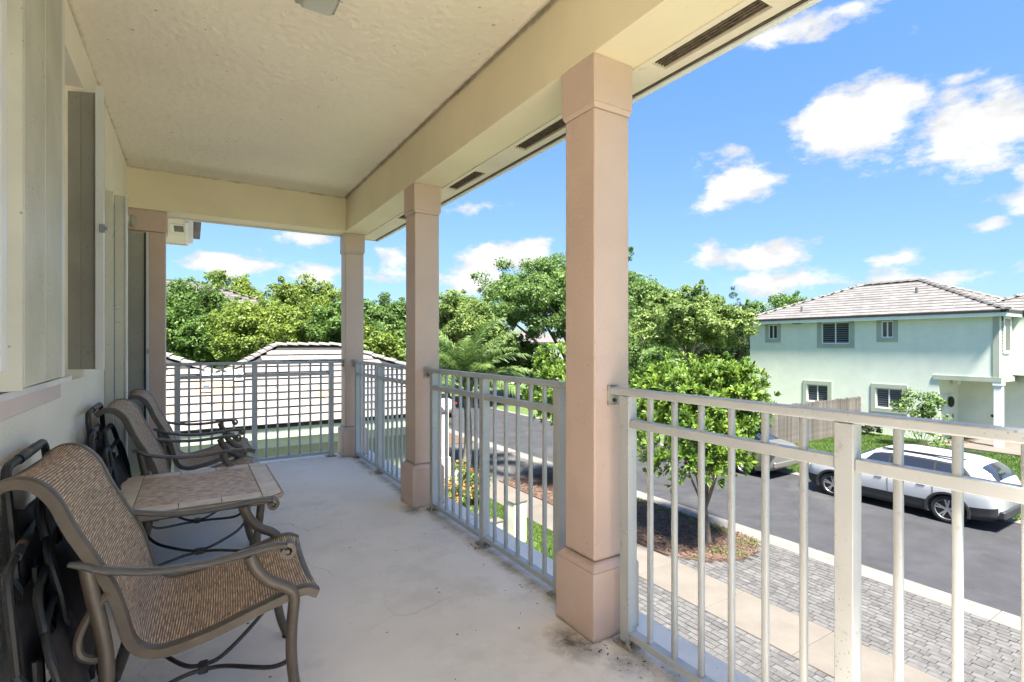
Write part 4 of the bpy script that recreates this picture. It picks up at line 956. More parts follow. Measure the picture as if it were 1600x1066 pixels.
holes = [(y0 + t, y1 - t, z0 + t, z1 - t) for (y0, y1, z0, z1, t, bl) in wins]
mb = facade(9.606, 18.886, HB, 2.60, holes)
# upper volume over the porch
mb.add([(HX, 7.54, -.34), (HX, 9.606, -.34), (HX, 9.606, 2.6), (HX, 7.54, 2.6)], [(0, 3, 2, 1)])
mb.add([(HX, 18.886, HB), (38, 18.886, HB), (38, 18.886, 2.6), (HX, 18.886, 2.6)], [(0, 1, 2, 3)])
mb.add([(38, 3, HB), (38, 18.886, HB), (38, 18.886, 2.6), (38, 3, 2.6)], [(0, 1, 2, 3)])
mb.add([(HX, 9.606, HB), (32.3, 9.606, HB), (32.3, 9.606, -.34), (HX, 9.606, -.34)], [(0, 1, 2, 3)])     # side of recess
mb.add([(30.9, 9.606, HB), (30.9, 1.0, HB), (30.9, 1.0, -.34), (30.9, 9.606, -.34)], [(0, 1, 2, 3)])     # back of recess
mb.add([(HX, 7.54, -.34), (HX, 9.606, -.34), (31, 9.606, -.34), (31, 7.54, -.34)], [(0, 1, 2, 3)])       # porch ceiling
mb.add([(HX, 7.54, -.34), (30.2, 7.54, -.34), (30.2, 7.54, 2.6), (HX, 7.54, 2.6)], [(0, 1, 2, 3)])
mb.add([(30.25, 7.54, -.1), (30.25, 1.0, -.1), (30.25, 1.0, 2.6), (30.25, 7.54, 2.6)], [(0, 1, 2, 3)])
hl(mb).build('wall', M['green'], hs_)
for (y0, y1, z0, z1, t, bl) in wins:
    cy, cz = (y0 + y1) / 2, (z0 + z1) / 2; w_, h_ = (y1 - y0) / 2, (z1 - z0) / 2
    wd = bpy.data.objects.new('window', None); COL.objects.link(wd); wd.parent = hs_; wd.location = (HX - hv.x, cy - hv.y, cz - hv.z)
    tr = MB(); e = -.035
    tr.box(e, -.001, -w_, w_, h_ - t, h_); tr.box(e, -.001, -w_, w_, -h_, -h_ + t); tr.box(e, -.001, -w_, -w_ + t, -h_ + t, h_ - t); tr.box(e, -.001, w_ - t, w_, -h_ + t, h_ - t)
    tr.build('trim', M['greentrim'], wd)
    wi_, hi_ = w_ - t, h_ - t; fr = MB(); f = .055
    fr.box(.03, .09, -wi_, wi_, hi_ - f, hi_); fr.box(.03, .09, -wi_, wi_, -hi_, -hi_ + f); fr.box(.03, .09, -wi_, -wi_ + f, -hi_ + f, hi_ - f); fr.box(.03, .09, wi_ - f, wi_, -hi_ + f, hi_ - f); fr.box(.03, .085, -f / 2, f / 2, -hi_ + f, hi_ - f)
    fr.build('window_frame', M['wframe'], wd)
    for s in (-1, 1):
        a_, b_ = (f / 2, wi_ - f) if s > 0 else (-wi_ + f, -f / 2)
        MB().box(.06, .066, a_, b_, -hi_ + f, hi_ - f).build('pane', M['glass'], wd)
    if bl:
        sl = MB(); n_ = int((2 * hi_ - 2 * f) / .105)
        for q in range(n_):
            z = -hi_ + f + (q + .5) * (2 * hi_ - 2 * f) / n_; sl.box(.054, .0598, -wi_ + f + .01, -f / 2 - .01, z - .026, z + .026); sl.box(.054, .0598, f / 2 + .01, wi_ - f - .01, z - .026, z + .026)
        sl.build('blind', M['blind'], wd)
hl(MB().box(HX - .05, HX - .001, 7.49, 9.82, -.36, -.16)).build('porch_band', M['greentrim'], hs_)
hl(MB().box(HX - .05, 31.2, 7.47, 7.488, -.36, -.16)).build('porch_band', M['greentrim'], hs_)
hl(MB().box(HX - .03, HX - .001, 7.54, 7.75, -.159, 2.5)).build('corner_trim', M['greentrim'], hs_)
sd_ = MB()
for q in range(17): sd_.box(HX + .2, 30.1, 7.50 , 7.539, -.13 + q * .14, -.13 + q * .14 + .11)
hl(sd_).build('siding', M['green'], hs_)
sw = bpy.data.objects.new('window', None); COL.objects.link(sw); sw.parent = hs_; sw.location = (29.3 - hv.x, 7.5 - hv.y, 1.6 - hv.z)
MB().box(-.42, .42, -.06, -.03, -.75, .85).build('trim', M['white'], sw); MB().box(-.3, .3, -.07, -.061, -.62, .7).build('pane', M['glass'], sw)
hl(MB().frus(HX + .12, 7.60, .26, .26, HB + .1, -.5)).build('porch_post', M['white'], hs_)
hl(MB().frus(HX + .12, 7.60, .32, .32, -.499, -.361)).build('post_cap', M['white'], hs_)
hl(MB().box(30.55, 30.85, 1.0, 7.46, -.40, -.08)).build('balcony_band', M['greentrim'], hs_)
hl(MB().frus(30.6, 6.95, .3, .3, .10, 2.45)).build('balcony_column', M['white'], hs_)
hl(MB().frus(30.6, 6.95, .4, .4, -.079, .099)).build('column_base', M['white'], hs_)
hl(MB().box(HX - 1.3, 31, 1.0, 9.6, HB - .1, HB + .1)).build('porch_slab', M['walk'], hs_)
dd = hl(MB().box(29.2, 30.2, 9.56, 9.605, HB + .11, -1.05)).build('door', M['eave'], hs_)
hl(MB().box(30.05, 30.1, 9.50, 9.559, -2.2, -2.0)).build('door_handle', M['latch'], dd)
hl(MB().cyl((30.86, 8.35, -2.02), .07, .03, 'x', 10)).build('wall_light', M['carblack'], hs_)
hl(MB().box(29.9, 30.3, 9.3, 9.5, -.62, -.40)).build('porch_lantern', M['white'], hs_, bevel=.03)
hl(MB().box(HX - .16, HX - .002, 15.77, 16.27, 2.37, 2.55)).build('flood_light', M['carblack'], hs_, bevel=.02)
mat_ = MB().box(HX + .0, HX + .9, 8.6, 9.3, HB + .101, HB + .125).build('door_mat', M['rust']); tag(mat_, 'small brown door mat on the porch of the green house', 'door mat')
wr = MB(); wr.tube([(29.7 + .0, 9.47, -1.42)] and [(29.72 + .15 * cos(t), 9.48, -1.42 + .19 * sin(t)) for t in np.linspace(0, 2 * pi, 16, endpoint=False)], .065, 7, closed=True, up=(0, 1, 0))
tag(wr.build('wreath', M['leafE'], None, True), 'dark green wreath on the porch door of the green house', 'wreath')
# hip roof
E0, EZ, RP = HX - .36, 2.66, .426
def hip(x0, x1, y0, y1, ez, parent, inv, nm='roof', m=None, tw_=.42, ex_=.36, tile_all=True):
    half = (x1 - x0) / 2; rz = ez + half * RP; xr = (x0 + x1) / 2; ry0, ry1 = y0 + half, y1 - half
    mb = MB(); th = .10
    A_ = [(x0, y0, ez), (x1, y0, ez), (x1, y1, ez), (x0, y1, ez)]; R_ = [(xr, ry0, rz), (xr, ry1, rz)]
    lo = [(x, y, z - th) for x, y, z in A_]
    mb.add(A_ + R_ + lo, [(0, 4, 5, 3), (1, 2, 5, 4), (0, 1, 4), (2, 3, 5), (0, 3, 9, 6), (1, 0, 6, 7), (2, 1, 7, 8), (3, 2, 8, 9), (6, 9, 8, 7)])
    mb.v = [(x - inv.x, y - inv.y, z - inv.z) for x, y, z in mb.v]
    rf = mb.build(nm, M['underlay'], parent)
    # tile courses as real slabs, cut at hips
    tl = MB(); rr3 = random.Random(8); n = int(half / ex_)
    def course(side):
        for j in range(n):
            run = j * ex_; a, b = (y0 + run + .05, y1 - run - .05) if side in 'WE' else (x0 + run + .05, x1 - run - .05)
            q = a - (j % 2) * tw_ / 2
            while q < b:
                c0, c1 = max(q, a) + .003, min(q + tw_, b) - .003
                if c1 - c0 > .05:
                    z0_, z1_ = ez + run * RP, ez + (run + ex_) * RP; t_ = .035 + rr3.uniform(-.003, .004)
                    def pt(c, rn, z):
                        return {'W': (x0 + rn, c, z), 'E': (x1 - rn, c, z), 'S': (c, y0 + rn, z), 'N': (c, y1 - rn, z)}[side]
                    tl.add([pt(c0, run, z0_ + .001), pt(c1, run, z0_ + .001), pt(c1, run, z0_ + t_), pt(c0, run, z0_ + t_), pt(c1, run + ex_ + .02, z1_ + .012), pt(c0, run + ex_ + .02, z1_ + .012)], [(0, 1, 2, 3), (3, 2, 4, 5)])
                q += tw_
    course('W'); course('S')
    if tile_all: course('N')
    tl.v = [(x - inv.x, y - inv.y, z - inv.z) for x, y, z in tl.v]
    tl.build('roof_tiles', m or M['rooftile'], rf, kind='stuff')
    cp = MB()
    for (p, q) in (((x0, y0, ez), R_[0]), ((x0, y1, ez), R_[1]), (R_[0], R_[1]), ((x1, y0, ez), R_[0])):
        p, q = Vector(p), Vector(q); L_ = (q - p).length; k = max(2, int(L_ / .40)); d = (q - p) / k; t = d.normalized(); s = t.cross(Vector((0, 0, 1))).normalized(); u = s.cross(t)
        for i in range(k):
            a = p + d * i + u * .06; b = a + d * 1.08 - u * .035
            vs = []
            for (c, w_) in ((a, .15), (b, .13)): vs += [c - s * w_ - u * .04, c - s * w_ * .5 + u * .06, c + s * w_ * .5 + u * .06, c + s * w_ - u * .04]
            cp.add(vs, [(0, 1, 5, 4), (1, 2, 6, 5), (2, 3, 7, 6), (3, 2, 1, 0), (4, 5, 6, 7)])
    cp.v = [(x - inv.x, y - inv.y, z - inv.z) for x, y, z in cp.v]
    cp.build('ridge_caps', m or M['rooftile'], rf, kind='stuff')
    return rf
rf = hip(E0, E0 + 9.3, 7.2, 19.2, EZ, hs_, hv)
hl(MB().box(E0 + .03, E0 + .07, 7.23, 19.17, EZ - .26, EZ - .10)).build('fascia_board', M['eave'], hs_)
hl(MB().box(E0 + .07, E0 + 9.2, 7.23, 7.27, EZ - .26, EZ - .10)).build('fascia_board', M['eave'], hs_)
hl(MB().box(E0 + .07, HX - .001, 7.27, 19.1, EZ - .16, EZ - .13)).build('soffit_board', M['eave'], hs_)
hip(30.2, 40.8, -6, 9.5, EZ, hs_, hv)
hl(MB().box(30.25, 30.3, -5.9, 7.2, EZ - .26, EZ - .10)).build('fascia_board', M['eave'], hs_)
for (px_, py_) in ((16.1, .95), (11.3, 2.7)):
    x = E0 + py_; z = EZ + py_ * RP
    hl(MB().cyl((x, px_, z + .03), .06, .25, 'z', 10)).build('vent_pipe', M['blind'], hs_)
struct(MB().box(20.2, 28.6, 2.0, 8.8, G - .1, G + .05).build('driveway', M['walk'])) if False else None

# wooden fence beside the green house
fn = empty('wood_fence', (24.6, 12.7, G)); tag(fn, 'weathered grey wooden picket fence joining the green house', 'fence')
pk = [MB().add([(-.068, -.01, 0), (.068, -.01, 0), (.068, -.01, 1.74), (.04, -.01, 1.80), (-.04, -.01, 1.80), (-.068, -.01, 1.74), (-.068, .01, 0), (.068, .01, 0), (.068, .01, 1.74), (.04, .01, 1.80), (-.04, .01, 1.80), (-.068, .01, 1.74)],
             [(0, 1, 2, 3, 4, 5), (11, 10, 9, 8, 7, 6)] + [(i, 6 + i, 6 + (i + 1) % 6, (i + 1) % 6) for i in range(6)]).mesh('picket', M['picket'])]
rnd = random.Random(6)
for i in range(54): inst('picket', pk[0], fn, (-4 + i * .147, rnd.uniform(-.006, .006), .03 + rnd.uniform(-.03, .02)), (0, rnd.uniform(-.012, .012), 0))
MB().box(-4.1, 3.95, .0185, .06, .45, .54).build('fence_rail', M['picket'], fn); MB().box(-4.1, 3.95, .0185, .06, 1.35, 1.44).build('fence_rail', M['picket'], fn)
f2 = empty('wood_fence', (33, 24, G)); tag(f2, 'brown wooden fence under the dark trees left of the green house', 'fence')
for i in range(70): inst('picket', pk[0], f2, (-5 + i * .147, rnd.uniform(-.006, .006), .02), (0, 0, 0))
MB().box(-5.1, 5.3, .0185, .06, 1.35, 1.44).build('fence_rail', M['picket'], f2)

# ------------------------------------------------------------------ vehicles
def car(name, spec, label, cat, paint, loc, rz, group='cars parked along the street'):
    """local axes: +x forward, y left, z up; body lofted from stations"""
    root = empty(name, loc, rz); tag(root, label, cat, group)
    st = spec['st']           # x, zb, zsill, zbelt, zsh, zroof, w, wr
    X = np.array([s[0] for s in st]); keys = np.array([s[1:] for s in st])
    def ring(x):
        v = [np.interp(x, X, keys[:, i]) for i in range(7)]
        zb, zs, zbelt, zsh, zr, w, wr = v
        zm = zs + (zbelt - zs) * .55
        return [(0, zb), (w * .90, zb), (w * .975, zs), (w, zm), (w * .975, zbelt), (wr, zsh), (wr * .80, zr - .012), (0, zr)]
    def S(x, t):
        # smooth in x by averaging neighbouring samples
        acc = np.zeros(2); ww = 0
        for dx, wt in ((-.06, .25), (0, .5), (.06, .25)):
            R = ring(min(max(x + dx, X[0]), X[-1])); i = min(int(t), 6); f = t - i
            p0 = np.array(R[max(i - 1, 0)]); p1 = np.array(R[i]); p2 = np.array(R[i + 1]); p3 = np.array(R[min(i + 2, 7)])
            lin = p1 + (p2 - p1) * f; cr = .5 * (2 * p1 + (p2 - p0) * f + (2 * p0 - 5 * p1 + 4 * p2 - p3) * f * f + (3 * p1 - p0 - 3 * p2 + p3) * f ** 3)
            acc += wt * (lin * .45 + cr * .55)
        return Vector((x, acc[0], acc[1]))
    def patch(nm, xs, ts, sides=(1, -1), off=.0, m=None, tf=None, parent=root, thick=0):
        mb = MB()
        for s in sides:
            vs = []
            for x in xs:
                for t in ts:
                    p = S(x, t)
                    if off:
                        a = S(x + .01, t) - p; b = S(x, min(t + .02, 6.999)) - p; n = a.cross(b)
                        if n.length > 1e-9: n.normalize()
                        if n.y < -.0 and t < 5.5 or (t >= 5.5 and n.z < 0): n = -n
                        p = p + n * off
                    vs.append((p.x, p.y * s, p.z))
            k = len(ts); mb.add(vs, [(i * k + j, i * k + j + 1, (i + 1) * k + j + 1, (i + 1) * k + j) for i in range(len(xs) - 1) for j in range(k - 1)])
        return mb.build(nm, m, parent, True)
    # closed body
    xs = np.linspace(X[0], X[-1], 64); ts = [0, 1, 1.5, 2, 2.5, 3, 3.5, 4, 4.5, 5, 5.33, 5.66, 6, 6.5, 7]
    vs = []; k = 2 * len(ts) - 2
    for x in xs:
        R = [S(x, min(t, 6.9999)) for t in ts]; 
        loopv = [(p.x, p.y, p.z) for p in R] + [(p.x, -p.y, p.z) for p in R[-2:0:-1]]; vs += loopv
    fs = [(i * k + j, i * k + (j + 1) % k, (i + 1) * k + (j + 1) % k, (i + 1) * k + j) for i in range(len(xs) - 1) for j in range(k)] + [tuple(range(k))[::-1], tuple((len(xs) - 1) * k + j for j in range(k))]
    body = MB().add(vs, fs).build('body', M[paint], root, True)
    wr_, wx, wy = spec['wr'], spec['wx'], spec['wy']
    cutm = MB()
    for x in wx:
        for s in (1, -1): cutm.cyl((x, s * (wy + .3) - .3, wr_), wr_ + .055, .6, 'y', 28) if False else cutm.cyl((x, (wy - .16) if s > 0 else -(wy - .16) - .5, wr_), wr_ + .06, .5, 'y', 28)
    cut = cutm.build('cutter', M['carblack'])
    bo = body.modifiers.new('arches', 'BOOLEAN'); bo.object = cut; bo.operation = 'DIFFERENCE'; bo.solver = 'EXACT'
    cut.location = loc; cut.rotation_euler = (0, 0, rz)
    bpy.context.view_layer.update(); dg = bpy.context.evaluated_depsgraph_get()
    me = bpy.data.meshes.new_from_object(body.evaluated_get(dg)); body.modifiers.clear(); body.data = me
    try: me.set_sharp_from_angle(angle=radians(38))
    except Exception: pass
    bpy.data.objects.remove(cut)
    # wells
    for x in wx:
        for s in (1, -1):
            MB().cyl((x, s * (wy - .165), wr_), wr_ + .055, .01, 'y', 24).build('wheel_well', M['dark'], root)
            arc = [(x + (wr_ + .075) * cos(t), s * (S(x, 2.2).y - .012 + .012 * (1)), wr_ + (wr_ + .075) * sin(t)) for t in np.linspace(-.25, pi + .25, 18)]
            if spec.get('clad'): MB().sweep(arc, [(-.03, -.035), (.02, -.035), (.025, .035), (-.03, .035)], up=(0, 1, 0)).build('arch_trim', M['carblack'], root, True)
            wh = bpy.data.objects.new('wheel', None); COL.objects.link(wh); wh.parent = root; wh.location = (x, s * wy, wr_)
            prof = [(-.10, wr_ - .10), (-.115, wr_ - .04), (-.10, wr_ - .008), (-.05, wr_), (.05, wr_), (.10, wr_ - .008), (.115, wr_ - .04), (.10, wr_ - .10)]
            vv = []; n = 28
            for i in range(n):
                a = 2 * pi * i / n
                for (yy, rr4) in prof: vv.append((rr4 * cos(a), yy, rr4 * sin(a)))
            kk = len(prof); MB().add(vv, [(i * kk + j, i * kk + (j + 1) % kk, ((i + 1) % n) * kk + (j + 1) % kk, ((i + 1) % n) * kk + j) for i in range(n) for j in range(kk)]).build('tyre', M['tyre'], wh, True)
            rm = MB(); ri = wr_ - .095
            rm.tube([(ri * cos(2 * pi * i / 24), s * .085, ri * sin(2 * pi * i / 24)) for i in range(24)], .014, 6, closed=True, up=(0, 1, 0))
            for q in range(5):
                a = 2 * pi * q / 5 + .3
                for da in (-.16, .16):
                    a0, a1 = a + da * .5, a + da
                    rm.sweep([(.04 * cos(a0), s * .075, .04 * sin(a0)), (ri * cos(a1), s * .082, ri * sin(a1))], [(-.018, -.01), (.018, -.01), (.018, .01), (-.018, .01)], up=(0, 1, 0))
            rm.cyl((0, s * .07 - .012, 0), .06, .024, 'y', 14); rm.build('rim', M['rim'], wh, True)
            MB().cyl((0, s * .045 - .004, 0), ri, .008, 'y', 24).build('brake_disc', M['carblack'], wh)
    for nm, xa, xb, ta, tb__, m_, nx in spec['patches']:
        for sd_ in (((1,), (-1,)) if tb__ < 6 else ((1, -1),)):
            patch(nm, np.linspace(xa, xb, nx), np.linspace(ta, tb__, 7), sides=sd_, off=.007, m=M[m_])
    # side windows as quads in (x,t): list of corner params
    for nm, quad, m_ in spec['quads']:
        for s in (1, -1):
            mb = MB(); vs = []; N1 = 9
            for i in range(N1):
                for j in range(6):
                    u, v = i / (N1 - 1), j / 5
                    x = (quad[0][0] * (1 - u) + quad[1][0] * u) * (1 - v) + (quad[3][0] * (1 - u) + quad[2][0] * u) * v
                    t = (quad[0][1] * (1 - u) + quad[1][1] * u) * (1 - v) + (quad[3][1] * (1 - u) + quad[2][1] * u) * v
                    p = S(x, t); n = (S(x + .01, t) - p).cross(S(x, t + .02) - p)
                    if n.length > 0: n.normalize()
                    ref = Vector((0, .7, .6))
                    if n.dot(ref) < 0: n = -n
                    p = p + n * (.007 if nm == 'window_surround' else .012); vs.append((p.x, p.y * s, p.z))
            mb.add(vs, [(i * 6 + j, i * 6 + j + 1, (i + 1) * 6 + j + 1, (i + 1) * 6 + j) for i in range(N1 - 1) for j in range(5)])
            mb.build(nm, M[m_], root, True)
    for nm, boxes, m_, bv in spec['boxes']:
        for bx_ in boxes:
            for s in ((1, -1) if bx_[6] else (1,)):
                y0, y1 = sorted((bx_[2] * s, bx_[3] * s)); MB().box(bx_[0], bx_[1], y0, y1, bx_[4], bx_[5]).build(nm, M[m_], root, bevel=bv)
    return root
suv = dict(
    st=[(-2.27, .50, .62, .86, .95, 1.00, .70, .62), (-2.22, .36, .55, .95, 1.12, 1.20, .82, .70), (-2.10, .30, .50, 1.02, 1.30, 1.42, .89, .66), (-1.85, .24, .45, 1.05, 1.52, 1.585, .92, .62), (-1.5, .22, .42, 1.05, 1.60, 1.64, .925, .62),
        (-.8, .20, .40, 1.03, 1.64, 1.675, .925, .63), (-.1, .20, .40, 1.01, 1.65, 1.685, .925, .63), (.35, .20, .40, 1.00, 1.61, 1.65, .925, .63), (.75, .20, .40, .99, 1.38, 1.46, .925, .68), (1.12, .20, .42, .99, 1.10, 1.16, .92, .78),
        (1.3, .22, .44, .98, 1.04, 1.09, .92, .80), (1.75, .24, .46, .94, .98, 1.03, .91, .78), (2.05, .26, .48, .88, .91, .96, .87, .72), (2.22, .32, .50, .78, .80, .84, .76, .62), (2.29, .40, .52, .68, .70, .73, .60, .50)],
    wr=.355, wx=(1.42, -1.27), wy=.80, clad=True,
    patches=[('lower_cladding', -2.2, -1.70, 1.0, 2.35, 'carblack', 14), ('lower_cladding', -.84, .99, 1.0, 2.35, 'carblack', 30), ('lower_cladding', 1.85, 2.2, 1.0, 2.35, 'carblack', 10), ('door_seam', .012, .026, 2.38, 4.05, 'carblack', 3), ('door_seam', -.985, -.971, 2.7, 4.05, 'carblack', 3), ('door_seam', 1.01, 1.024, 2.5, 4.0, 'carblack', 3), ('windshield', .42, 1.14, 5.12, 6.9999, 'carglass', 10), ('rear_glass', -2.17, -1.86, 5.15, 6.9999, 'carglass', 8)],
    quads=[('window_surround', [(1.02, 4.06), (-1.0, 4.06), (-1.0, 4.86), (.43, 4.86)], 'carblack'), ('window_surround', [(-1.0, 4.06), (-1.74, 4.40), (-1.50, 4.84), (-1.0, 4.86)], 'carblack'), ('side_window', [(.95, 4.12), (.05, 4.12), (.05, 4.80), (.45, 4.78)], 'carglass'), ('side_window', [(.00, 4.12), (-.95, 4.12), (-.95, 4.78), (.00, 4.80)], 'carglass'), ('side_window', [(-1.0, 4.15), (-1.62, 4.45), (-1.45, 4.76), (-1.0, 4.78)], 'carglass')],
    boxes=[('roof_rail', [(-1.55, .25, .60, .64, 1.665, 1.70, True)], 'carblack', .01), ('headlight', [(1.98, 2.17, .58, .80, .74, .84, True)], 'clearlight', .02),
           ('tail_light', [(-2.24, -2.08, .60, .84, .98, 1.06, True)], 'redlight', .02), ('door_handle', [(.12, .30, .925, .945, .93, .96, True), (-.85, -.67, .925, .945, .94, .97, True)], 'carwhite', .008),
           ('wing_mirror', [(.78, .92, .94, 1.10, 1.0, 1.14, True)], 'carwhite', .03), ('rear_bumper', [(-2.33, -2.12, -.78, .78, .34, .56, False)], 'carblack', .05), ('front_grille', [(2.16, 2.31, -.55, .55, .42, .66, False)], 'carblack', .04), ('number_plate', [(-2.29, -2.25, -.26, .26, .74, .87, False)], 'white', .004)])
car('white_suv', suv, 'white crossover with black cladding parked on the lawn side of the road', 'car', 'carwhite', (16.84, 6.44, G + .005), pi / 2).scale = (1, 1, .95)
sedan = dict(
    st=[(-2.42, .45, .56, .78, .84, .90, .64, .54), (-2.36, .30, .50, .90, .97, 1.02, .80, .66), (-2.15, .24, .44, .95, 1.04, 1.09, .88, .70), (-1.75, .20, .40, .95, 1.10, 1.15, .905, .68), (-1.15, .19, .38, .94, 1.34, 1.39, .91, .60), (-.6, .18, .36, .93, 1.42, 1.455, .91, .57), (0, .18, .36, .92, 1.43, 1.47, .91, .57), (.4, .18, .36, .91, 1.37, 1.42, .91, .58), (.9, .18, .38, .91, 1.08, 1.16, .91, .68), (1.2, .2, .40, .90, .95, 1.0, .90, .76), (1.8, .22, .42, .84, .88, .92, .88, .74), (2.2, .26, .44, .74, .77, .80, .78, .64), (2.38, .34, .46, .62, .64, .67, .6, .5)],
    wr=.33, wx=(1.40, -1.38), wy=.79, clad=False,
    patches=[('lower_cladding', -.98, 1.0, 1.0, 1.7, 'carblack', 30), ('windshield', .45, 1.15, 5.12, 6.9999, 'carglass', 8), ('rear_glass', -1.78, -1.15, 5.15, 6.9999, 'carglass', 8)],
    quads=[('side_window', [(.85, 4.12), (.0, 4.12), (.0, 4.82), (.42, 4.80)], 'carglass'), ('side_window', [(-.05, 4.12), (-1.0, 4.12), (-.85, 4.80), (-.05, 4.82)], 'carglass')],
    boxes=[('tail_light', [(-2.43, -2.16, .58, .87, .80, .93, True)], 'redlight', .03), ('headlight', [(2.05, 2.28, .45, .72, .62, .72, True)], 'clearlight', .03), ('number_plate', [(-2.44, -2.40, -.26, .26, .72, .84, False)], 'white', .004), ('wing_mirror', [(.7, .82, .92, 1.05, .94, 1.05, True)], 'carsilver', .03), ('rear_bumper', [(-2.44, -2.25, -.76, .76, .36, .58, False)], 'carsilver', .06)])
car('silver_sedan', sedan, 'silver saloon parked nose away, in front of the white crossover', 'car', 'carsilver', (16.88, 12.15, G + .005), pi / 2)
car('white_car', sedan, 'small looking white saloon parked far down the road by the palm', 'car', 'carwhite', (12.7, 30.5, G + .005), pi / 2)

# ------------------------------------------------------------------ vegetation
def leaf_cloud(centres, radii, n_per, size, rng, flat=.75, asp=.5, up=.5):
    """quads spread through ellipsoidal clumps; returns V,F"""
    C0 = np.repeat(centres, n_per, axis=0); R0 = np.repeat(radii, n_per)
    n = len(C0); D = rng.normal(size=(n, 3)); D /= np.linalg.norm(D, axis=1)[:, None]
    rad = R0 * rng.uniform(.25, 1.0, n) ** .5
    P = C0 + D * rad[:, None] * np.array([1, 1, flat])
    Nn = D * .7 + rng.normal(0, .45, (n, 3)) + np.array([0, 0, up]); Nn /= np.linalg.norm(Nn, axis=1)[:, None]
    A_ = np.cross(Nn, rng.normal(size=(n, 3))); A_ /= np.linalg.norm(A_, axis=1)[:, None]; B_ = np.cross(Nn, A_)
    s = size * rng.uniform(.6, 1.4, n)
    A_ = A_ * s[:, None]; B_ = B_ * (s * asp)[:, None]; dr = Nn * (s * .18)[:, None]
    V = np.stack([P - A_ - dr, P - B_, P + A_ - dr, P + B_], 1).reshape(-1, 3)
    return V, np.arange(4 * n).reshape(n, 4)
def tree(name, loc, h, rx, ry, zc, rzz, label, leafm, barkm='bark', clumps=130, per=90, size=.11, seed=0, trunk_r=.16, group=None, clump_r=.55, cat='tree', lean=(0, 0), limbs=9, fork=.35, asp=.5, bottom=-.55, lobes=5):
    """zc: crown centre height above the base, rzz: crown half height"""
    rng = np.random.default_rng(seed); root = empty(name, loc); tag(root, label, cat, group)
    # lobed crown outline: several overlapping ellipsoids of uneven size
    lb = []
    for i in range(lobes):
        a = 2 * pi * (i + rng.uniform(-.2, .2)) / lobes; q = rng.uniform(.35, .58)
        lb.append((np.array([cos(a) * rx * q, sin(a) * ry * q, zc + rng.uniform(-.30, .30) * rzz]), rng.uniform(.45, .62)))
    lb.append((np.array([rng.uniform(-.2, .2) * rx, rng.uniform(-.2, .2) * ry, zc + .30 * rzz]), .66))
    C0 = []; 
    while len(C0) < clumps:
        c, q = lb[rng.integers(len(lb))]; d = rng.normal(size=3); d /= np.linalg.norm(d)
        if d[2] < bottom and rng.random() < .7: continue
        p = c + d * np.array([rx, ry, rzz]) * q * rng.uniform(.62, 1.0)
        C0.append(p)
    C0 = np.array(C0); R0 = clump_r * rng.uniform(.55, 1.35, clumps)
    V, F = leaf_cloud(C0, R0, per, size, rng, asp=asp)
    # a few stray sprigs outside the outline
    ns = clumps // 2; dd_ = C0[rng.integers(clumps, size=ns)]; out_ = dd_ - np.array([0, 0, zc]); out_ /= np.linalg.norm(out_, axis=1)[:, None]
    V2, F2 = leaf_cloud(dd_ + out_ * clump_r * rng.uniform(.6, 1.1, (ns, 1)), clump_r * .35 * np.ones(ns), per // 6 + 2, size, rng, asp=asp)
    V = np.concatenate([V, V2]); F = np.concatenate([F, F2 + len(V) - len(V2)])
    npmesh('crown', V, F, M[leafm], root)
    tb = MB(); top = Vector((lean[0], lean[1], zc - rzz * .3)); fk = Vector((lean[0] * fork, lean[1] * fork, (zc - rzz) * 1.0 * fork + .4))
    tb.tube(crom([(0, 0, -.05), (lean[0] * fork * .4 + .03, lean[1] * fork * .4 - .02, fk.z * .5), fk], 4), trunk_r, 8, scale=[1.25 - .4 * i / 8 for i in range(9)])
    for i in range(limbs):
        c = Vector(C0[rng.integers(clumps)]); mid = fk.lerp(c, .5) + Vector((rng.normal(0, .12), rng.normal(0, .12), .12)) * rx * .4
        pts = crom([fk - Vector((0, 0, .1)), mid, c], 5); tb.tube(pts, trunk_r * .5, 6, scale=[1 - .8 * k / (len(pts) - 1) for k in range(len(pts))])
        for _ in range(2):
            c2_ = Vector(C0[rng.integers(clumps)])
            if (c2_ - c).length < rx * .9:
                pts = crom([mid, mid.lerp(c2_, .55) + Vector((0, 0, .15)), c2_], 4); tb.tube(pts, trunk_r * .26, 5, scale=[1 - .8 * k / (len(pts) - 1) for k in range(len(pts))])
    tb.build('trunk', M[barkm], root, True)
    return root
def at(px, d):
    u = (px - 800) / FPX * d; return (d * S_ + u * C_, d * C_ - u * S_)
def ztree(name, px, d, top, wpx, hpx, label, leafm, **k):
    """place by image column, distance and outline; converts to metres on the ground"""
    x, y = at(px, d); zt = EYE + (HY - top) / FPX * d - G; rx = wpx / 2 / FPX * d; rzz = hpx / 2 / FPX * d
    return tree(name, (x, y, G), zt, rx, rx * k.pop('ryf', 1.0), zt - rzz * .93, rzz, label, leafm, **k)
gT = 'trees beyond the low tiled roof'
ztree('leafy_tree', 305, 24, 440, 165, 160, 'rounded green tree at the left, directly behind the pilaster', 'leafB', seed=1, group=gT, clumps=260, per=190, size=.07, clump_r=.48, bottom=-.9)
ztree('leafy_tree', 356, 34, 422, 100, 120, 'pale yellow green treetop poking above the dark roof at the left', 'leafA', seed=2, group=gT, clumps=170, per=130, size=.10, clump_r=.62)
ztree('leafy_tree', 250, 23, 470, 90, 130, 'green tree half hidden behind the pink pilaster', 'leafB', seed=22, group=gT, clumps=150, per=170, size=.075, clump_r=.48, bottom=-.9)
ztree('leafy_tree', 415, 22.5, 462, 150, 150, 'yellow green tree left of centre over the low roof ridge', 'leafA', seed=3, group=gT, clumps=260, per=190, size=.068, clump_r=.46, bottom=-.9)
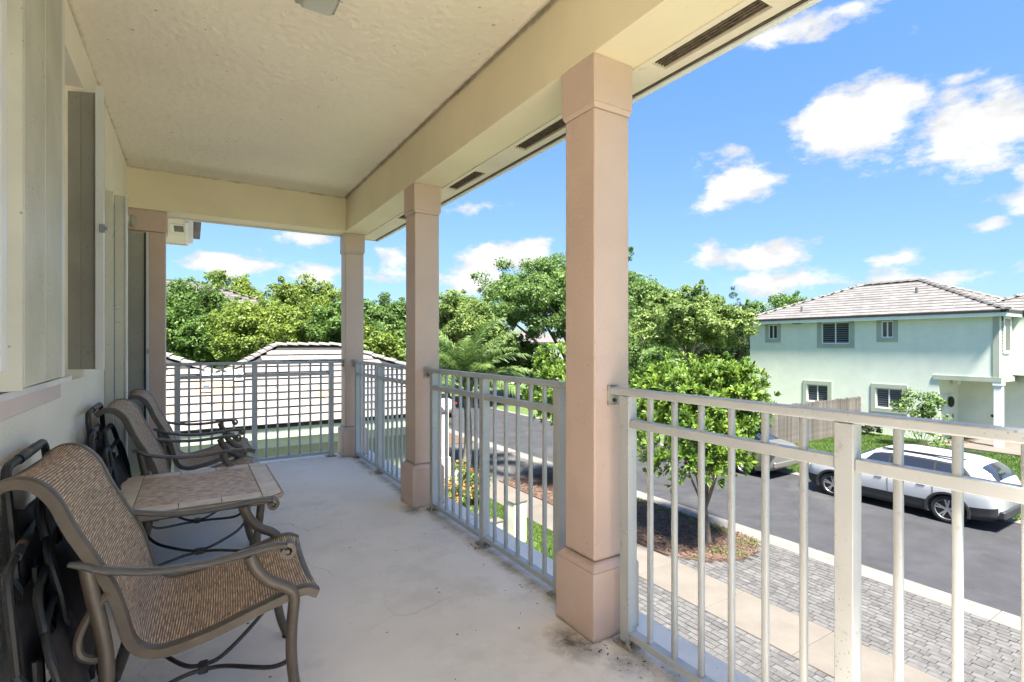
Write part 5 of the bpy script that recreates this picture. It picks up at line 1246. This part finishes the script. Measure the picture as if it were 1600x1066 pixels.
ztree('leafy_tree', 482, 25, 436, 130, 160, 'tallest yellow green tree behind the low roof, with sprigs on top', 'leafA', seed=4, group=gT, clumps=260, per=190, size=.072, clump_r=.48, bottom=-.9)
ztree('leafy_tree', 540, 23.5, 470, 120, 140, 'bright green tree just behind the far corner column', 'leafB', seed=5, group=gT, clumps=220, per=190, size=.068, clump_r=.46, bottom=-.9)
ztree('leafy_tree', 606, 31, 462, 110, 130, 'greyish green tree between the far corner column and middle column', 'leafC', seed=6, group=gT, clumps=220, per=170, size=.085, clump_r=.55, bottom=-.9)
ztree('leafy_tree', 578, 21.5, 512, 90, 90, 'low yellow green bush tree right of the far corner column', 'leafA', seed=7, group=gT, clumps=100, per=110, size=.085, clump_r=.35, bottom=-.9)
ztree('leafy_tree', 640, 26, 505, 120, 110, 'deep green tree partly behind the middle column', 'leafC', seed=8, group=gT, clumps=120, per=110, size=.10, clump_r=.42, bottom=-.9)
gS = 'trees further down the street'
ztree('street_oak', 735, 36, 458, 130, 130, 'light green treetop between the middle column and the dark spreading tree', 'leafD', seed=9, group=gS, clumps=240, per=160, size=.095, clump_r=.6, bottom=-.9)
ztree('spreading_tree', 905, 40, 386, 300, 185, 'big dark spreading tree, the tallest, partly behind the big pink column', 'leafC', seed=10, group=gS, clumps=560, per=210, size=.105, clump_r=.72, trunk_r=.35, limbs=16, lobes=8)
ztree('olive_tree', 1075, 27, 446, 190, 115, 'feathery light olive tree with bare pale limbs right of the big pink column', 'leafD', 'palebark' if False else 'palebark', seed=12, group=gS, clumps=330, per=150, size=.08, clump_r=.42, trunk_r=.13, limbs=14, fork=.6, ryf=1.0) if False else None
ztree('olive_tree', 1075, 27, 446, 190, 120, 'feathery light olive tree with bare pale limbs right of the big pink column', 'leafD', barkm='palebark', seed=12, group=gS, clumps=330, per=150, size=.08, clump_r=.42, trunk_r=.13, limbs=16, fork=.9, bottom=-.2)
ztree('dark_evergreen', 1150, 44, 462, 110, 170, 'dark evergreen in the gap just left of the green house', 'leafE', seed=13, group=gS, clumps=170, per=110, size=.12, clump_r=.6, asp=.2, bottom=-.95)
ztree('dark_evergreen', 1215, 52, 458, 130, 120, 'dark tree showing over the left end of the green house roof', 'leafC', seed=14, group=gS, clumps=160, per=90, size=.16, clump_r=.8)
ztree('dark_evergreen', 1095, 46, 480, 130, 160, 'dark evergreen behind the pale olive tree', 'leafE', seed=15, group=gS, clumps=170, per=110, size=.12, clump_r=.6, asp=.2, bottom=-.95)
ztree('shade_tree', 1010, 34, 520, 150, 130, 'shaded green tree low beside the right edge of the big column', 'leafC', seed=16, group=gS, clumps=150, per=100, size=.12, clump_r=.5, bottom=-.95)
ztree('shade_tree', 800, 44, 520, 160, 100, 'low shaded tree far down the road below the big dark crown', 'leafC', seed=17, group=gS, clumps=130, per=100, size=.15, clump_r=.6, bottom=-.95)
ztree('shade_tree', 700, 40, 500, 100, 120, 'dim green tree right beside the middle column', 'leafC', seed=18, group=gS, clumps=110, per=100, size=.14, clump_r=.6, bottom=-.95)
# far wood on the horizon
rng = np.random.default_rng(77); Cn = []
for i in range(900):
    px = rng.uniform(-900, 2300); d = rng.uniform(85, 110); x, y = at(px, d) if abs(px - 800) < 1700 else at(px, d); Cn.append((x, y, G + rng.uniform(.5, 5.2)))
V, F = leaf_cloud(np.array(Cn), np.full(len(Cn), 2.0), 34, .5, rng)
npmesh('distant_treeline', V, F, M['leafC'], kind='stuff')

# street trees with rosettes of long glossy leaves
def rosette_tree(loc, base_z, top_z, w, label, seed, nros=760, off=(0, 0)):
    rng = np.random.default_rng(seed); root = empty('street_tree', loc); tag(root, label, 'tree', 'small glossy street trees along the kerb')
    zc = (base_z + top_z) / 2; rz_ = (top_z - base_z) / 2
    P = []; D = []
    lobes = [(rng.uniform(-.42, .42) * w, rng.uniform(-.42, .42) * w, zc + rng.uniform(-.45, .45) * rz_, rng.uniform(.42, .6)) for _ in range(7)] + [(0, 0, zc, .75)]
    while len(P) < nros:
        lx, ly, lz, q = lobes[rng.integers(len(lobes))]; d = rng.normal(size=3); d /= np.linalg.norm(d)
        if d[2] < -.8: continue
        p = np.array([lx + off[0], ly + off[1], lz]) + d * np.array([w, w, rz_]) * q * rng.uniform(.55, 1.05)
        if p[2] < base_z - .15: continue
        P.append(p); D.append(d * .8 + np.array([0, 0, .55]))
    P = np.array(P); D = np.array(D); D /= np.linalg.norm(D, axis=1)[:, None]
    nl = 19; n = len(P) * nl; P2 = np.repeat(P, nl, 0); D2 = np.repeat(D, nl, 0)
    side = np.cross(D2, rng.normal(size=(n, 3))); side /= np.linalg.norm(side, axis=1)[:, None]
    spread = rng.uniform(.25, 1.5, n)[:, None]
    T = D2 + side * spread; T /= np.linalg.norm(T, axis=1)[:, None]
    Wv = np.cross(T, D2); Wv /= (np.linalg.norm(Wv, axis=1)[:, None] + 1e-6)
    Nn = np.cross(Wv, T); L_ = (rng.uniform(.10, .19, n))[:, None]; wd = L_ * .10
    base = P2 + T * .012
    m1 = base + T * L_ * .45; m2 = base + T * L_ * .8 - D2 * L_ * .06; tip = base + T * L_ - D2 * L_ * .16
    V = np.stack([base, m1 + Wv * wd, m1 - Wv * wd, m2 + Wv * wd * .9, m2 - Wv * wd * .9, tip], 1).reshape(-1, 3)
    i0 = (np.arange(n) * 6)[:, None]
    F = np.concatenate([i0 + np.array([[0, 1, 2, 2]]), i0 + np.array([[1, 3, 4, 2]]), i0 + np.array([[3, 5, 4, 4]])], 0)
    tri = np.concatenate([i0 + np.array([[0, 1, 2]]), i0 + np.array([[1, 3, 4]]), i0 + np.array([[1, 4, 2]]), i0 + np.array([[3, 5, 4]])], 0)
    npmesh('crown', V, tri, M['leafK'], root)
    tb = MB(); fk = Vector((-.05, .03, base_z * .55))
    tb.tube(crom([(.03, 0, -.02), (.0, .02, base_z * .3), fk], 4), .052, 8, scale=[1.5, 1.25, 1.15, 1.1, 1.05, 1, 1, 1, .95])
    for i in range(9):
        c = Vector(P[rng.integers(len(P))]) * .8; c.z = max(c.z, base_z + .15)
        mid = fk.lerp(c, .5) + Vector((c.x, c.y, 0)) * .12
        pts = crom([fk - Vector((0, 0, .03)), mid, c], 5); tb.tube(pts, .030, 6, scale=[1 - .7 * k / (len(pts) - 1) for k in range(len(pts))])
    tb.build('trunk', M['bark'], root, True)
    return root
rosette_tree((9.78, 7.46, G + .02), 1.38, 4.66, 1.85, 'small glossy leaved street tree right of the big pink column, behind the railing', 31, 2300, off=(-.46, .30))
rosette_tree((9.75, 12.5, G + .02), 1.7, 4.55, 1.7, 'second glossy street tree, left of the big pink column and lit yellow green', 32, 1300)
# palm
def palm(loc, h, label, seed=5, nf=28, fl=2.75):
    rng = np.random.default_rng(seed); root = empty('palm_tree', loc); tag(root, label, 'palm tree')
    MB().tube(crom([(0, 0, -.05), (.12, .05, h * .35), (.10, .02, h * .75), (.0, 0, h)], 6), .11, 10, scale=[1.5 - .6 * i / 18 for i in range(19)]).build('trunk', M['palebark'], root, True)
    MB().tube([(0, 0, h - .1), (0, 0, h + .75)], .07, 8, scale=[1.3, .6]).build('crownshaft', M['leafP'], root, True)
    me0 = None
    for k in range(nf):
        az = 2 * pi * k * .381966; el = 1.42 - 1.15 * k / nf; L_ = fl * rng.uniform(.85, 1.1)
        pts = []; p = Vector((0, 0, h + .6 - .4 * k / nf)); e = el
        for i in range(11):
            pts.append(p.copy()); p = p + Vector((cos(az) * cos(e), sin(az) * cos(e), sin(e))) * (L_ / 10); e -= (.075 + .10 * i / 10)
        mb = MB(); mb.tube(pts, .016, 5, scale=[1.3 - 1.1 * i / 10 for i in range(11)])
        sdv = Vector((-sin(az), cos(az), 0))
        for i in range(50):
            t = .12 + .86 * i / 49; f = t * 10; a = min(int(f), 9); q = pts[a].lerp(pts[a + 1], f - a); tg = (pts[a + 1] - pts[a]).normalized(); upv = sdv.cross(tg)
            ll = .62 * sin(pi * min(1, t * .85 + .12)) ** .6 * rng.uniform(.85, 1.1)
            for s in (-1, 1):
                dr = (sdv * s * .8 + tg * .75 + upv * rng.uniform(.0, .35) * (1 if upv.z > 0 else -1)).normalized(); m1 = q + dr * ll * .5; tip = q + dr * ll - Vector((0, 0, ll * rng.uniform(.25, .55)))
                ww = tg * .021
                mb.add([q - ww, q + ww, m1 + ww * 1.2, m1 - ww * 1.2, tip], [(0, 1, 2, 3), (3, 2, 4)])
        mb.build('frond', M['leafP'], root)
    return root
palm((8.05, 16.0, G), 2.55, 'green palm with arching fronds beside the middle column')
# small plants
def shrub(loc, h, w, leafm, label, seed, n=26, per=60, size=.05, cat='shrub', extra=None):
    rng = np.random.default_rng(seed); root = empty('shrub', loc); tag(root, label, cat)
    C0 = np.stack([rng.normal(0, w * .35, n), rng.normal(0, w * .35, n), rng.uniform(.25, 1, n) * h], 1)
    V, F = leaf_cloud(C0, np.full(n, w * .26) * rng.uniform(.6, 1.3, n), per, size, rng); npmesh('foliage', V, F, M[leafm], root)
    if extra:
        V, F = leaf_cloud(C0 + [0, 0, .05], np.full(n, w * .28), extra[1], size * .9, rng); npmesh('blossom', V, F, M[extra[0]], root)
    tb = MB()
    for c in C0[:10]: tb.tube([(0, 0, 0), Vector(c) * .5 + Vector((0, 0, .05)), Vector(c)], .012, 5, scale=[1, .8, .4])
    tb.build('stems', M['bark'], root)
    return root
shrub((26.3, 9.4, G + .02), 2.35, 1.15, 'leafC', 'young thin tree standing in front of the green house beside its porch', 41, 34, 60, .07, 'tree')
shrub((25.3, 8.3, G + .02), .55, .8, 'leafC', 'low sprig at the lawn edge of the porch path', 42, 10, 30, .06)
shrub((27.9, 12.2, G + .02), 1.0, .8, 'leafE', 'small dark bush at the end of the wooden fence', 43, 16, 50, .07)
shrub((6.5, 12.9, G), .85, .9, 'leafC', 'round croton bush with red and yellow leaves beyond the railing', 44, 26, 80, .05, 'shrub', ('flower', 30))
shrub((6.9, 14.3, G), .8, .8, 'leafC', 'dark leafed bush just behind the croton bush', 45, 22, 80, .05, 'shrub', ('flower', 14))
shrub((5.6, 11.9, G), .7, .7, 'leafB', 'green bush near the pink porch column', 46, 20, 60, .05, 'shrub', ('flower', 22))
# lantern and utility boxes
ln = empty('garden_lantern', (6.35, 13.2, G)); tag(ln, 'white garden lantern on a short post beyond the railing', 'lantern')
MB().frus(0, 0, .16, .14, 0, .42).build('post', M['white'], ln, bevel=.01); MB().frus(0, 0, .13, .17, .42, .68).build('lantern_glass', M['clearlight'], ln); MB().frus(0, 0, .22, .03, .68, .84).build('lantern_cap', M['white'], ln); MB().ball((0, 0, .86), .025, .025, .03).build('finial', M['white'], ln)
def ubox(loc, w, d, h, label):
    u = empty('utility_box', loc, .1); tag(u, label, 'utility box', 'cream utility boxes on the grass')
    MB().box(-w / 2, w / 2, -d / 2, d / 2, -.02, h).build('housing', M['box'], u, bevel=.012); MB().box(-w / 2 - .015, w / 2 + .015, -d / 2 - .015, d / 2 + .015, h + .0005, h + .04).build('lid', M['walk'], u, bevel=.008)
    MB().box(-w / 2 + .03, w / 2 - .03, -d / 2 - .008, -d / 2 - .0005, .08, h - .08).build('door', M['box'], u, bevel=.004)
ubox((6.25, 9.85, G - .03), .36, .26, .92, 'taller cream utility box with a dark flat lid on the grass')
ubox((5.72, 9.9, G - .03), .26, .2, .55, 'shorter cream utility box beside the taller one')
# distant houses
dh = empty('far_house', (1.5, 36, G)); tag(dh, 'house with a dark grey tiled roof rising behind the left trees', 'house')
MB().box(-9, 3.0, -4, 6, 0, 5.9).build('wall', M['wall'], dh)
hip(-9.5, 3.6, 24.0, 40.0, 2.75, dh, dh.location, m=M['rooftiledark']) if False else None
def far_hip(x0, x1, y0, y1, ez, pitch, parent):
    inv = parent.location; half = (y1 - y0) / 2; rz = ez + half * pitch; ym = (y0 + y1) / 2
    mb = MB(); A_ = [(x0, y0, ez), (x1, y0, ez), (x1, y1, ez), (x0, y1, ez)]; R_ = [(x0 + half, ym, rz), (x1 - half, ym, rz)]
    mb.add([(x - inv.x, y - inv.y, z - inv.z) for x, y, z in A_ + R_], [(0, 1, 5, 4), (1, 2, 5), (2, 3, 4, 5), (3, 0, 4), (3, 2, 1, 0)]); rf = mb.build('roof', M['underlay'], parent)
    tl = MB(); n = int(half / .36)
    for j in range(n):
        run = j * .36; z0_, z1_ = ez + run * pitch, ez + (run + .38) * pitch
        x = x0 + run
        while x < x1 - run - .1:
            xe = min(x + .42, x1 - run); tl.add([(x + .004 - inv.x, y0 + run - inv.y, z0_ - inv.z), (xe - .004 - inv.x, y0 + run - inv.y, z0_ - inv.z), (xe - .004 - inv.x, y0 + run - inv.y, z0_ + .06 - inv.z), (x + .004 - inv.x, y0 + run - inv.y, z0_ + .06 - inv.z), (xe - .004 - inv.x, y0 + run + .38 - inv.y, z1_ + .01 - inv.z), (x + .004 - inv.x, y0 + run + .38 - inv.y, z1_ + .01 - inv.z)], [(0, 1, 2, 3), (3, 2, 4, 5)]); x += .42
        y = y0 + run
        while y < y1 - run - .1:
            ye = min(y + .42, y1 - run); tl.add([(x1 - run - inv.x, y + .004 - inv.y, z0_ - inv.z), (x1 - run - inv.x, ye - .004 - inv.y, z0_ - inv.z), (x1 - run - inv.x, ye - .004 - inv.y, z0_ + .06 - inv.z), (x1 - run - inv.x, y + .004 - inv.y, z0_ + .06 - inv.z), (x1 - run - .38 - inv.x, ye - .004 - inv.y, z1_ + .01 - inv.z), (x1 - run - .38 - inv.x, y + .004 - inv.y, z1_ + .01 - inv.z)], [(0, 1, 2, 3), (3, 2, 4, 5)]); y += .42
    tl.build('roof_tiles', M['rooftiledark'], rf, kind='stuff')
far_hip(-9.5, 5.2, 29.5, 39.5, 2.75, .42, dh)
d2 = empty('far_house', (*at(818, 62), G)); tag(d2, 'tiny white house glimpsed through the trees down the road', 'house')
MB().box(-4, 4, -3, 3, 0, 4.6).build('wall', M['white'], d2); MB().frus(0, 0, 9, 4, 4.61, 6.0, 7, .5).build('roof', M['rooftiledark'], d2); MB().box(-1.6, -.6, -3.05, -3.001, 2.6, 3.8).build('window', M['glass'], d2); MB().box(.8, 1.8, -3.05, -3.001, 2.6, 3.8).build('window', M['glass'], d2)
